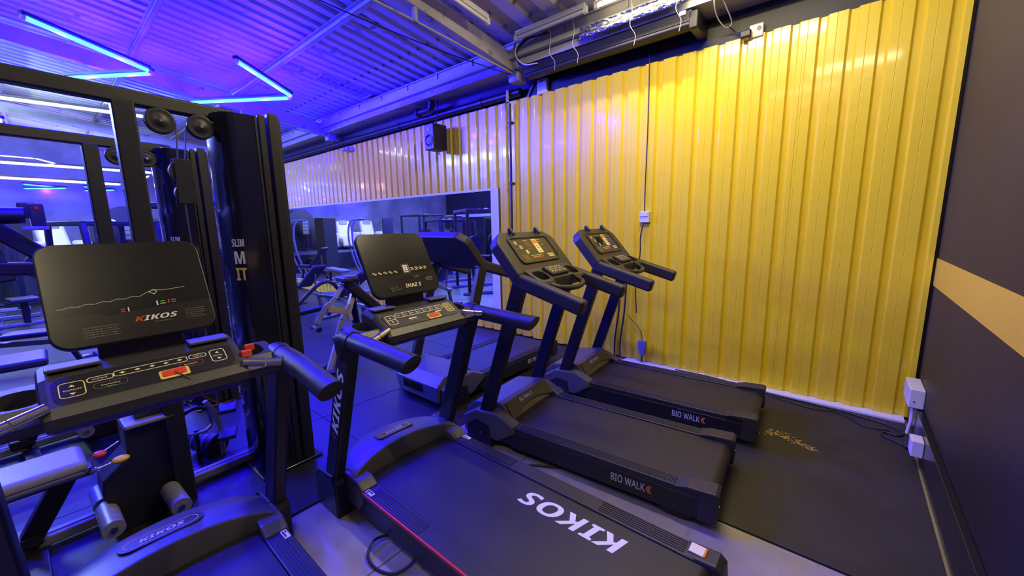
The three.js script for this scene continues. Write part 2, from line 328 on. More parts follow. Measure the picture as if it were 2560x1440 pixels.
// the arrows go on over the near part of the hall, outside the picture
ledTube('led_tube', 'blue LED tube of an arrow over the treadmills, above the picture', gB, [-4.4, 3.95, -0.5], [-4.6, 4.1, 0.8], G.blue, BLUE, 150, 0);
ledTube('led_tube', 'blue LED tube of an arrow left of the camera, outside the picture', gB, [-6.6, 4.15, 2.0], [-8.2, 4.2, 2.6], G.blue, BLUE, I_BLUE * 2, 2);
ledTube('led_tube', 'blue LED tube deep in the hall on the left, outside the picture', gB, [-10.5, 4.15, 2.2], [-12.0, 4.2, 2.8], G.blue, BLUE, I_BLUE * 2.5, 2);
const gW = 'white LED lines over the back of the hall';
ledTube('led_line', 'long white LED line just below the near black crossbar', gW, [-12.1, 4.08, 0.6], [-10.62, 3.82, -2.05], G.white, COOL, I_COOL * 6, 3, 0.03);
ledTube('led_line', 'long white LED line over the middle of the hall, left of the picture', gW, [-8.6, 4.1, 1.9], [-12.4, 4.1, 1.9], G.white, COOL, I_COOL * 13, 4, 0.03);
ledTube('led_line', 'white LED line, upper of the two long level ones at the back', gW, [-15.5, 3.3, 1.4], [-15.5, 3.27, -2.32], G.white, COOL, I_COOL * 2, 2, 0.03);
ledTube('led_line', 'short white LED line bending back at the end of the upper long one', gW, [-15.44, 3.17, -2.24], [-15.44, 2.99, -1.98], G.white, COOL, I_COOL * 0.4, 1, 0.03);
ledTube('led_line', 'white LED line, lower of the two long level ones at the back', gW, [-15.5, 2.95, 1.4], [-15.5, 2.9, -1.62], G.white, COOL, I_COOL * 2, 2, 0.03);
ledTube('led_line', 'short white LED line at the left edge beneath the rear crossbar', gW, [-9.6, 3.3, 1.6], [-9.6, 3.26, 0.12], G.white, COOL, I_COOL, 1, 0.028);
const gP = 'pale orange LED outline of a long arrow at the back';
{
  const q = [[-14.6, 3.36, 1.2], [-14.6, 3.33, -0.2], [-14.6, 3.24, -0.52], [-14.6, 3.19, -0.27], [-14.6, 3.2, 1.2]];
  const l = ['upper long side of the pale orange LED outline at the back', 'upper slanting tip of the pale orange LED outline at the back', 'lower slanting tip of the pale orange LED outline at the back', 'lower long side of the pale orange LED outline at the back'];
  for (let i = 0; i < 4; i++) ledTube('outline_light', l[i], gP, q[i].map((v, j) => v + (q[i + 1][j] - v) * (i === 2 ? 0.4 : 0.04)), q[i + 1].map((v, j) => v + (q[i][j] - v) * (i === 1 ? 0.2 : 0.04)), G.pink, new THREE.Color().setRGB(1, 0.5, 0.4), 0.8, 1, 0.014, false);
}
const gV = 'blue LED arrows on the far wall';
for (const [z0, z1, y, w] of [[0.08, -0.7, 2.95, 'middle'], [-1.1, -1.72, 2.95, 'right'], [1.2, 0.52, 2.98, 'left']]) {
  ledTube('wall_led', 'upper tube of the ' + w + ' blue arrow on the far wall', gV, [XL + 0.06, y + 0.03, z0], [XL + 0.06, y - 0.03, z1], G.blue, BLUE, I_BLUE * 0.7, 1, 0.015);
  ledTube('wall_led', 'lower tube of the ' + w + ' blue arrow on the far wall', gV, [XL + 0.06, y - 0.09, z0], [XL + 0.06, y - 0.04, z1], G.blue, BLUE, I_BLUE * 0.3, 1, 0.015);
}
// warm tubes over the right end of the room, and the dead fittings beside them
function batten(label, a, b, lit, power, side = 0.15) {
  const t = thing('tube_fitting', label, 'light', a, 0, 'fluorescent battens under the roof'); t.off = V(-a[0], -a[1], -a[2]);
  const A = V(...a), B = V(...b);
  obj('batten', bar([a[0], a[1] + 0.045, a[2]], [b[0], b[1] + 0.045, b[2]], 0.05, 0.05, V(0, 1, 0), 0.006), M.white, t);
  obj('tube', rod(a, b, 0.018, 14), lit ? G.warm : M.frameWhite, t);
  for (const p of [a, b]) obj('lamp_holder', bx(p[0] - 0.02, p[0] + 0.02, p[1] - 0.025, p[1] + 0.04, p[2] - 0.02, p[2] + 0.02, 0.004), M.white, t);
  if (lit) for (const [d, f] of [[[0, -1, 0], 0.8], [[0, 0.35, 1], side], [[0, 0.35, -1], a[2] < -3.5 ? 0.03 : side * 1.4]]) { const l = strip(WARM, power * f, a, b, d); l.position.add(t.off); t.add(l); }
}
batten('lit warm tube lamp at the top edge beside the gutter', [-2.08, 3.74, -3.82], [-0.9, 3.74, -3.82], true, I_WARM * 1.1, 0.6);
batten('unlit purple-grey tube lamp along the gutter beside the rafter', [-3.1, 3.74, -3.82], [-2.2, 3.74, -3.82], false);
batten('unlit white tube lamp hanging along the right side of the rafter', [-3.1, 3.75, -3.35], [-3.1, 3.87, -2.2], false);
batten('lit warm tube lamp over the right end of the room, above the picture', [-0.7, 4.2, 0.45], [0.4, 4.2, 0.45], true, I_WARM * 1.9, 0.25);
batten('lit warm tube lamp behind the camera, outside the picture', [-1.6, 4.4, 2.3], [-0.4, 4.4, 2.3], true, I_WARM * 0.6);
batten('lit warm tube lamp between gutter and camera, above the picture', [-1.6, 3.95, -2.3], [-0.4, 3.95, -2.3], true, I_WARM * 2.8, 0.6);

// ------------------------------------------------------------ treadmills (x runs from the motor end, -2.4, to the rear, -0.25)
const OX = 1.2;
function kikosPanelTex(kind) {
  return canvasTex(1024, 888, (x, w, h) => {
    x.fillStyle = '#0e0c12'; x.fillRect(0, 0, w, h);
    x.fillStyle = '#221f1f'; x.beginPath();
    if (kind === 4) { x.moveTo(0, 640); x.lineTo(w, 610); } else { x.moveTo(0, 610); x.lineTo(w, 600); }
    x.lineTo(w, h); x.lineTo(0, h); x.fill();
    const lines = (px, py, n, len, col) => { x.fillStyle = col; for (let i = 0; i < n; i++) { let q = px; while (q < px + len * (0.75 + 0.25 * perm[i * 7 + n])) { const l = 6 + perm[(q | 0) % 900] * 16; x.fillRect(q, py + i * 20, l, 5); q += l + 5; } } };
    const logo = (px, py, s, k) => { x.save(); x.translate(px, py); x.transform(1.55, 0, -0.42, 1, 0, 0); x.font = 'bold ' + s + 'px sans-serif'; x.fillStyle = k; x.fillText('K', 0, 0); const q = x.measureText('K').width; x.fillStyle = '#e8e4de'; x.fillText('IKOS', q, 0); x.restore(); };
    if (kind === 4) {
      x.strokeStyle = '#cfc6a8'; x.lineWidth = 4; x.beginPath(); x.moveTo(60, 560); for (let i = 0; i <= 30; i++) x.lineTo(60 + i * 16, 558 - i * 1.4 + 5 * Math.sin(i * 1.1)); x.lineTo(590, 492); x.lineTo(640, 470); x.lineTo(700, 482); x.lineTo(860, 470); x.stroke();
      x.lineWidth = 6; x.beginPath(); x.moveTo(610, 488); x.lineTo(636, 470); x.lineTo(662, 488); x.lineTo(640, 512); x.closePath(); x.stroke();
      x.fillStyle = '#08070c'; x.beginPath(); x.moveTo(270, 622); x.lineTo(820, 570); x.lineTo(800, 622); x.lineTo(320, 660); x.closePath(); x.fill();
      x.fillStyle = '#e9e2da'; x.fillRect(452, 606, 8, 40); x.fillRect(640, 578, 10, 42); x.fillStyle = '#c23a1c'; x.fillRect(408, 614, 26, 12); x.fillRect(408, 634, 26, 12); x.fillRect(720, 574, 10, 40); x.fillStyle = '#8fd23a'; x.fillRect(664, 604, 40, 8); x.fillRect(668, 584, 30, 6); x.fillStyle = '#8a8a8a'; x.fillRect(742, 580, 34, 7); x.fillRect(744, 600, 30, 7);
      logo(470, 745, 62, '#d2491c'); lines(600, 765, 1, 110, '#8b8580');
      lines(170, 740, 5, 220, '#7a746e'); lines(820, 690, 5, 150, '#7a746e');
    } else {
      x.fillStyle = '#e6dcae'; for (let i = 0; i < 5; i++) { const q = 60 + i * 78; x.fillRect(q, 552, 46, 9); x.fillRect(q + 22, 566, 34, 8); x.fillRect(q + 8, 540, 20, 6); }
      for (let i = 0; i < 4; i++) for (let j = 0; j < 3; j++) { const q = 640 + i * 72; x.fillRect(q + (j % 2) * 18, 520 + j * 16, 44, 9); }
      x.fillStyle = '#4a453f'; x.fillRect(505, 455, 130, 150); x.strokeStyle = '#0a090c'; x.lineWidth = 8; x.strokeRect(505, 455, 130, 150); x.fillStyle = '#eee7dd'; x.fillRect(530, 478, 66, 104); x.fillStyle = '#222'; x.fillRect(544, 496, 38, 8); x.fillRect(554, 520, 22, 14); x.fillRect(540, 556, 44, 12); x.fillStyle = '#d8cf9f'; for (let i = 0; i < 4; i++) x.fillRect(608, 480 + i * 28, 16, 10);
      x.fillStyle = '#171419'; x.fillRect(300, 645, 330, 40); x.fillStyle = '#e6dcae'; for (let i = 0; i < 7; i++) x.fillRect(650 + i * 14, 640 + (i % 3) * 12, 7, 7);
      x.save(); x.translate(470, 800); x.transform(1.1, 0, -0.12, 1, 0, 0); x.font = 'bold 74px sans-serif'; x.fillStyle = '#efe6bd'; x.fillText('IHAZ S', 0, 0); x.restore();
      x.strokeStyle = '#7d776a'; x.lineWidth = 6; x.beginPath(); x.moveTo(240, 760); x.lineTo(262, 800); x.lineTo(285, 770); x.lineTo(305, 800); x.stroke(); x.fillStyle = '#7d776a'; x.fillRect(245, 815, 60, 8); x.beginPath(); x.moveTo(335, 750); x.lineTo(342, 812); x.quadraticCurveTo(380, 815, 398, 790); x.stroke();
      x.fillStyle = '#6f8a6a'; for (let i = 0; i < 3; i++) x.fillRect(830, 690 + i * 20, 110, 7);
    }
  });
}
function kikosKeysTex(kind) {
  return canvasTex(1024, 270, (x, w, h) => {
    x.fillStyle = '#1c1a1d'; x.fillRect(0, 0, w, h);
    const rr = (a, b, c, d, col, fill, lw = 6) => { x.beginPath(); x.roundRect(a, b, c, d, Math.min(24, d / 3)); if (fill) { x.fillStyle = fill; x.fill(); } x.strokeStyle = col; x.lineWidth = lw; x.stroke(); };
    const word = (a, b, n, col) => { x.fillStyle = col; for (let i = 0; i < n; i++) x.fillRect(a + i * 11, b + (i % 3) * 2, 8, 12 - (i % 2) * 3); };
    const tri = (a, b, s, col) => { x.fillStyle = col; x.beginPath(); x.moveTo(a - 16, b + 10 * s); x.lineTo(a + 16, b + 10 * s); x.lineTo(a, b - 12 * s); x.fill(); };
    if (kind === 4) {
      rr(30, 70, 120, 150, '#f2e27a'); tri(90, 108, 1, '#f2e27a'); tri(90, 190, -1, '#f2e27a'); word(48, 142, 8, '#cdbf66');
      rr(165, 66, 130, 48, '#efe6b6'); word(190, 82, 7, '#cfc794');
      rr(300, 50, 420, 58, '#efe6b6'); for (let i = 0; i < 5; i++) { x.fillStyle = '#efe6b6'; x.fillRect(330 + i * 82, 74, 30, 8); x.fillRect(340 + i * 82, 66, 10, 24); }
      rr(735, 50, 110, 44, '#efe6e0'); word(760, 64, 6, '#cfc9c0');
      rr(190, 140, 170, 60, '#6b6652', null, 4); word(225, 164, 9, '#b6b072'); x.fillStyle = '#4fae3a'; x.fillRect(250, 192, 50, 6);
      rr(660, 120, 150, 56, '#a23b34', null, 4); word(690, 142, 8, '#b9aaa0');
      rr(870, 40, 100, 150, '#efe9ea'); tri(920, 78, 1, '#efe9ea'); tri(920, 158, -1, '#efe9ea'); word(886, 112, 6, '#c9c2c4');
    } else {
      const c = '#e9ddd0';
      rr(36, 50, 110, 160, c, null, 8); x.fillStyle = c; x.fillRect(36, 124, 110, 8); tri(90, 90, 1, c); tri(90, 166, -1, c);
      rr(170, 36, 680, 74, c, null, 8); for (let i = 1; i < 7; i++) { x.fillStyle = c; x.fillRect(170 + i * 97, 36, 8, 74); } for (let i = 0; i < 7; i++) word(190 + i * 97, 66, 4, c);
      rr(880, 30, 110, 170, '#e9d98e', '#6b6030', 8); word(900, 60, 6, '#e9d98e'); word(900, 100, 6, '#e9d98e'); word(900, 150, 6, '#e9d98e');
      x.fillStyle = '#efe6da'; x.fillRect(300, 160, 110, 18); x.fillRect(700, 140, 100, 16); x.fillStyle = '#8d857a'; x.fillRect(300, 196, 130, 7);
    }
  });
}
function kikos(label, kind, pos, turn) {
  const t = thing('treadmill', label, 'treadmill', pos, turn); t.off = V(OX, 0, 0);
  const panelMat = std([1, 1, 1], 0.25, { map: kikosPanelTex(kind) }), keyMat = std([1, 1, 1], 0.4, { map: kikosKeysTex(kind) });
  // bed
  obj('chassis', [bx(-2.28, -0.34, 0.045, 0.165, 0.335, 0.378, 0.008), bx(-2.28, -0.34, 0.045, 0.165, -0.378, -0.335, 0.008), bx(-2.0, -1.9, 0.05, 0.12, -0.34, 0.34), bx(-0.8, -0.7, 0.05, 0.12, -0.34, 0.34)], M.black, t);
  obj('deck_board', bx(-2.0, -0.36, 0.13, 0.176, -0.31, 0.31, 0.002), M.black, t);
  const belt = obj('belt', ext((() => { const s = new THREE.Shape(); s.moveTo(-2.03, 0.192); s.lineTo(-0.35, 0.192); s.absarc(-0.35, 0.137, 0.055, Math.PI / 2, -Math.PI / 2, true); s.lineTo(-2.03, 0.082); s.absarc(-2.03, 0.137, 0.055, -Math.PI / 2, -1.5 * Math.PI, true); return s; })(), 0.57, 0.001, 8).translate(0, 0, -0.285), M.belt, t);
  const logo = place(letters('KIKOS', 0.105, 0.0006, 1.35, 0.28), [-0.925, 0.1918, -0.16], [-1, 0, 0], [0, 0, 1]);
  obj('belt_lettering', logo, M.print, belt);
  const rear = obj('rear_roller', rod([-0.35, 0.137, -0.3], [-0.35, 0.137, 0.3], 0.05, 20), M.steel, t);
  for (const s of [1, -1]) {
    const z = (a, b) => (s > 0 ? [a, b] : [-b, -a]);
    const r = obj('side_rail', bx(-1.92, -0.37, 0.165, 0.2, ...z(0.287, 0.386), 0.007), M.rail, t);
    const strips = [];
    for (let k = 0; k < 6; k++) { const c = 0.303 + k * 0.0135; strips.push(bx(-1.86, -1.42, 0.198, 0.2035, ...z(c, c + 0.007), 0.0015), bx(-0.84, -0.42, 0.198, 0.2035, ...z(c, c + 0.007), 0.0015)); }
    obj('grip_ribs', strips, M.rail, r);
    if (s > 0) obj('red_trim', bx(-1.9, -0.4, 0.188, 0.2012, ...z(0.381, 0.3895), 0.001), M.red, r).userData.label = 'thin red strip';
    const sk = obj('warning_sticker', bx(-1.895, -1.83, 0.2, 0.2045, ...z(0.35, 0.376), 0.0008), M.print, r);
    obj('sticker_mark', [bx(-1.888, -1.84, 0.2044, 0.205, ...z(0.355, 0.362), 0), bx(-1.885, -1.87, 0.2044, 0.205, ...z(0.366, 0.372), 0)], M.belt, sk);
    const c = obj('end_cap', [prism([[-0.42, 0.09], [-0.42, 0.203], [-0.29, 0.213], [-0.262, 0.19], [-0.255, 0.1]], ...z(0.29, 0.392), 0.012)], M.blackSoft, t);
    if (s < 0) { const k = obj('sticker', bx(-0.405, -0.345, 0.2065, 0.2125, -0.372, -0.315, 0.001), std([0.8, 0.7, 0.5], 0.45), c); obj('sticker_edge', bx(-0.347, -0.338, 0.2065, 0.2132, -0.372, -0.315, 0.001), M.orange, k); }
    obj('rear_foot', rod([-0.5, 0, s * 0.34], [-0.5, 0.06, s * 0.34], 0.03, 16), M.black, t);
    obj('front_wheel', rod([-2.14, 0.037, s * 0.3], [-2.14, 0.037, s * 0.335], 0.037, 18), M.black, t);
    // upright
    obj('upright_foot', prism([[-2.31, 0.0], [-2.31, 0.2], [-2.26, 0.235], [-2.1, 0.25], [-2.06, 0.2], [-2.06, 0.0]], ...z(0.372, 0.462), 0.01), M.black, t);
    const up = obj('upright', bar([-2.185, 0.1, s * 0.418], [-1.838, 1.07, s * 0.418], 0.115, 0.062, V(0, 0, 1), 0.012), M.black, t);
    const dir = V(0.347, 0.97, 0).normalize();
    if (s > 0) {
      const nx = V(-dir.y, dir.x, 0);
      obj('upright_lettering', place(letters('KIKOS', 0.066, 0.0008, 1.5, 0.25), [-1.958, 0.735, 0.4485], [dir.x, dir.y, 0], [nx.x, nx.y, 0]), M.print, up);
      obj('upright_mark', place(letters('/', 0.03, 0.0009, 1.2, 0.1), [-2.035, 0.52, 0.4486], [dir.x, dir.y, 0], [nx.x, nx.y, 0]), M.orange, up);
    }
    // handle: elbow on the upright, straight grip with a slanted end
    obj('elbow', [tube([[-1.86, 1.0, s * 0.418], [-1.88, 1.06, s * 0.418], [-1.86, 1.085, s * 0.418], [-1.79, 1.085, s * 0.418]], 0.05, 14, 16), bx(-1.93, -1.79, 1.02, 1.125, ...z(0.37, 0.465), 0.04)], M.black, t);
    const hp = kind === 4 ? [[-1.82, 1.088], [-1.65, 1.08], [-1.36, 1.04]] : [[-1.82, 1.085], [-1.6, 1.08], [-1.325, 1.072]];
    const hg = tube(hp.map(([a, b]) => [a, b, s * 0.418]), 0.046, 18, 16).map((g) => { // slant the free end
      const p = g.attributes.position; for (let i = 0; i < p.count; i++) { const k = Math.max(0, (p.getX(i) - hp[2][0] + 0.13) / 0.13); p.setX(i, p.getX(i) + k * 0.6 * (p.getY(i) - hp[2][1])); } return g;
    });
    obj('hand_grip', hg, M.grip, t);
    // wing with a cup pocket between console and elbow
    const wing = prism([[-1.98, 1.02], [-1.985, 1.09], [-1.94, 1.135], [-1.8, 1.115], [-1.755, 1.07], [-1.78, 1.03]], ...z(0.235, 0.405), 0.014);
    obj('cup_wing', cut(wing, ext(rrect(0.13, 0.11, 0.05), 0.2, 0).rotateX(-Math.PI / 2).translate(-1.875, 1.045, s * 0.31)), M.charcoal, t);
    obj('pulse_bar', [rod([-1.745, 1.115, s * 0.255], [-1.72, 1.1, s * 0.325], 0.0175, 16), rod([-1.718, 1.099, s * 0.329], [-1.7, 1.09, s * 0.385], 0.0175, 16)], M.chrome, t);
    obj('pulse_socket', rod([-1.702, 1.091, s * 0.38], [-1.692, 1.087, s * 0.405], 0.026, 14), M.black, t);
  }
  // motor hood: arched sheet, closed at the ends
  const rows = [], n = 22;
  for (let i = 0; i <= n; i++) {
    const z = -0.385 + 0.77 * i / n, e = Math.pow(Math.abs(z) / 0.385, 6), xb = -2.4 + 1.0 * z * z, xt = -2.062 + 0.55 * z * z, xf = -2.035 + 0.3 * z * z, yt = 0.298 - 0.24 * z * z - 0.02 * e;
    rows.push([[xb - 0.02, 0.05, z], [xb - 0.012, 0.19 - 0.02 * e, z], [xb + 0.01, 0.235 - 0.03 * e, z], [xb + 0.06, 0.265 - 0.03 * e, z], [(xb + xt) / 2, (0.272 + yt) / 2 - 0.02 * e, z], [xt - 0.02, yt, z], [xt - 0.004, yt - 0.006, z], [xf, 0.2, z], [xf - 0.01, 0.16, z]]);
  }
  const endFan = (r, flip) => { const c = [r[0][0] + 0.15, 0.1, r[0][2]], g = new THREE.BufferGeometry(), pos = []; for (let i = 0; i + 1 < r.length; i++) pos.push(...c, ...(flip ? r[i + 1] : r[i]), ...(flip ? r[i] : r[i + 1])); g.setAttribute('position', new THREE.Float32BufferAttribute(pos, 3)); g.computeVertexNormals(); return g; };
  const hood = obj('motor_hood', [grid(rows), endFan(rows[0], false), endFan(rows[n], true), ...[[0.289, 0.392], [-0.392, -0.289]].map(([a, b]) => prism([[-2.27, 0.07], [-2.27, 0.2], [-2.18, 0.236], [-2.06, 0.247], [-1.95, 0.238], [-1.9, 0.208], [-1.89, 0.14], [-1.95, 0.07]], a, b, 0.01))], M.hoodGrey, t);
  const up = V(-0.22, -0.022, 0).normalize(), O = kind === 4 ? [-2.2, 0.2925, 0.02] : [-2.2, 0.2925, -0.02];
  const right = [0, 0, -1], upv = [up.x, -up.y * 0 - 0.1, 0];
  const badge = obj('badge', place(ext(kind === 4 ? rrect(0.3, 0.1, 0.0499) : rrect(0.26, 0.085, 0.02), 0.006, 0.002), [O[0], O[1] - 0.006, O[2]], right, upv), kind === 4 ? M.charcoal : M.gloss, hood);
  obj('badge_ring', place(ext((() => { const a = kind === 4 ? rrect(0.26, 0.07, 0.0349) : rrect(0.22, 0.06, 0.01), b = kind === 4 ? rrect(0.254, 0.064, 0.0319) : rrect(0.212, 0.052, 0.007); a.holes.push(b); return a; })(), 0.0012, 0), [O[0], O[1], O[2]], right, upv), M.printGold, badge);
  obj('badge_lettering', place(letters('KIKOS', kind === 4 ? 0.03 : 0.024, 0.0012, 1.3, 0.25), [O[0], O[1], O[2]], right, upv), M.print, badge);
  // console bar
  const con = obj('console', prism([[-1.738, 1.032], [-1.716, 1.052], [-1.714, 1.085], [-1.742, 1.112], [-1.855, 1.177], [-1.95, 1.2], [-1.992, 1.17], [-1.988, 1.06], [-1.93, 1.012], [-1.8, 1.005]], -0.272, 0.272, 0.022), M.charcoal, t);
  const ku = V(-0.11, 0.065, 0).normalize();
  obj('control_plate', place(plate(rrect(0.48, 0.115, 0.03), 0.48, 0.115, 0.004, 0.001), [-1.798, 1.1435, 0], [0, 0, -1], [ku.x, ku.y, 0]), keyMat, con, true);
  const sp = obj('stop_button', place(ext(rrect(0.085, 0.042, 0.008), 0.007, 0.002), [-1.768, 1.1262, kind === 4 ? -0.05 : -0.06], [0, 0, -1], [ku.x, ku.y, 0]), M.printGold, con);
  obj('stop_key', place(ext(rrect(0.068, 0.028, 0.005), 0.004, 0.001), [-1.7665, 1.1322, kind === 4 ? -0.05 : -0.06], [0, 0, -1], [ku.x, ku.y, 0]), M.redKnob, sp);
  for (const s of [1, -1]) obj('phone_tray', bx(-1.95, -1.87, 1.19, 1.202, s > 0 ? 0.12 : -0.25, s > 0 ? 0.25 : -0.12, 0.004), M.hoodGrey, con);
  if (kind === 4) {
    obj('safety_clip', [bx(-1.8, -1.775, 1.12, 1.15, -0.3, -0.262, 0.006), bx(-1.805, -1.79, 1.14, 1.17, -0.315, -0.28, 0.006)], M.redKnob, con);
    obj('safety_cord', tube([[-1.76, 1.135, -0.05], [-1.735, 1.11, -0.08], [-1.72, 1.02, -0.12], [-1.75, 0.965, -0.2], [-1.8, 0.99, -0.27], [-1.83, 1.04, -0.3]], 0.0022, 6, 30), M.darkRed, con);
  }
  // display
  const pd = V(-0.187, 0.346, 0).normalize(), pn = V(pd.y, -pd.x, 0), pc = [-1.984, 1.423, 0];
  obj('neck', [bar([-1.95, 1.15, 0], [-1.96, 1.3, 0], 0.05, 0.24, V(0, 0, 1), 0.01), bar([-1.97, 1.27, 0], [-2.04, 1.42, 0], 0.035, 0.2, V(0, 0, 1), 0.01)], M.black, t);
  const ds = obj('display_case', place(ext(rrect(0.452, 0.395, 0.055), 0.024, 0.006), [pc[0] - pn.x * 0.024, pc[1] - pn.y * 0.024, 0], [0, 0, -1], [pd.x, pd.y, 0]), M.black, t);
  obj('display_face', place(plate(rrect(0.442, 0.385, 0.05), 0.442, 0.385, 0.0025, 0.0005), pc, [0, 0, -1], [pd.x, pd.y, 0]), panelMat, ds, true);
  return t;
}
kikos('black treadmill with big white letters on its belt and a red side strip', 3, [-OX, 0.008, -1.336], 0.0);
kikos('nearest black treadmill with an orange and white logo under its dark screen', 4, [-OX - 0.05, 0.008, -0.2], 0.0);

const bwFace = canvasTex(1024, 470, (x, w, h) => {
  x.fillStyle = '#201e1f'; x.fillRect(0, 0, w, h);
  const word = (a, b, n, col, s = 1) => { x.fillStyle = col; for (let i = 0; i < n; i++) x.fillRect(a + i * 11 * s, b + (i % 3), 8 * s, (12 - (i % 2) * 3) * s); };
  const sq = (a, b) => { x.fillStyle = '#c9b690'; x.fillRect(a, b, 62, 30); x.fillRect(a, b + 36, 62, 30); x.fillStyle = '#8a3a28'; x.fillRect(a + 12, b + 10, 26, 8); x.fillStyle = '#39342f'; for (let i = 0; i < 4; i++) x.fillRect(a + 8 + i * 13, b + 46, 7, 10); };
  sq(90, 50); sq(160, 140); x.fillStyle = '#d9c58c'; x.fillRect(250, 240, 58, 72);
  word(40, 90, 4, '#8f8576'); word(60, 190, 6, '#7a7266'); word(330, 46, 10, '#d6cbb2', 1.1); for (let i = 0; i < 3; i++) word(330 + i * 4, 90 + i * 16, 12, '#6d665b');
  word(360, 150, 13, '#a63b2a', 1.15); word(330, 210, 9, '#a63b2a', 1.15); x.fillStyle = '#4a453e'; x.fillRect(330, 250, 220, 3); x.fillRect(200, 180, 3, 120);
  x.fillStyle = '#ecdca6'; x.fillRect(560, 30, 140, 290); x.fillStyle = '#e0761c'; x.fillRect(572, 44, 116, 84); x.fillStyle = '#4b4636'; for (let j = 0; j < 2; j++) for (let i = 0; i < 4; i++) x.fillRect(590 + i * 22, 160 + j * 46, 14, 24); x.fillRect(604, 280, 50, 14); x.fillRect(586, 252, 70, 4);
  word(720, 40, 6, '#d6cbb2', 1.2); word(735, 84, 4, '#d6cbb2', 1.2); word(760, 150, 4, '#d6cbb2', 1.2);
  x.fillStyle = '#e8d9a2'; x.fillRect(300, 352, 280, 9); x.fillRect(590, 340, 40, 6); x.fillRect(604, 352, 6, 50);
  for (let i = 0; i < 11; i++) { x.fillStyle = i < 6 ? '#e8802a' : '#d85f1c'; x.fillRect(330 + i * 22, 380 - (i === 6 ? 10 : 0), 15, 24 + (i === 6 ? 14 : 0)); }
  x.fillStyle = '#cdbb7c'; x.fillRect(760, 350, 170, 28); x.fillRect(775, 388, 160, 32);
  for (let i = 0; i < 5; i++) word(80 + i * 8, 330 + i * 24, 15 - i, i === 1 || i === 2 ? '#9a5a44' : '#857b6b');
});
const bwKeys = canvasTex(512, 200, (x, w, h) => {
  x.fillStyle = '#232120'; x.fillRect(0, 0, w, h); x.fillStyle = '#e0d4b0';
  for (let j = 0; j < 3; j++) for (let i = 0; i < 6; i++) { const l = 22 + perm[i * 9 + j] * 34; x.fillRect(30 + i * 78, 30 + j * 54, l, 16 - (j % 2) * 4); if ((i + j) % 2) x.fillRect(36 + i * 78, 52 + j * 54, l * 0.6, 7); }
});
const bwFaceMat = std([1, 1, 1], 0.35, { map: bwFace }), bwKeyMat = std([1, 1, 1], 0.4, { map: bwKeys });
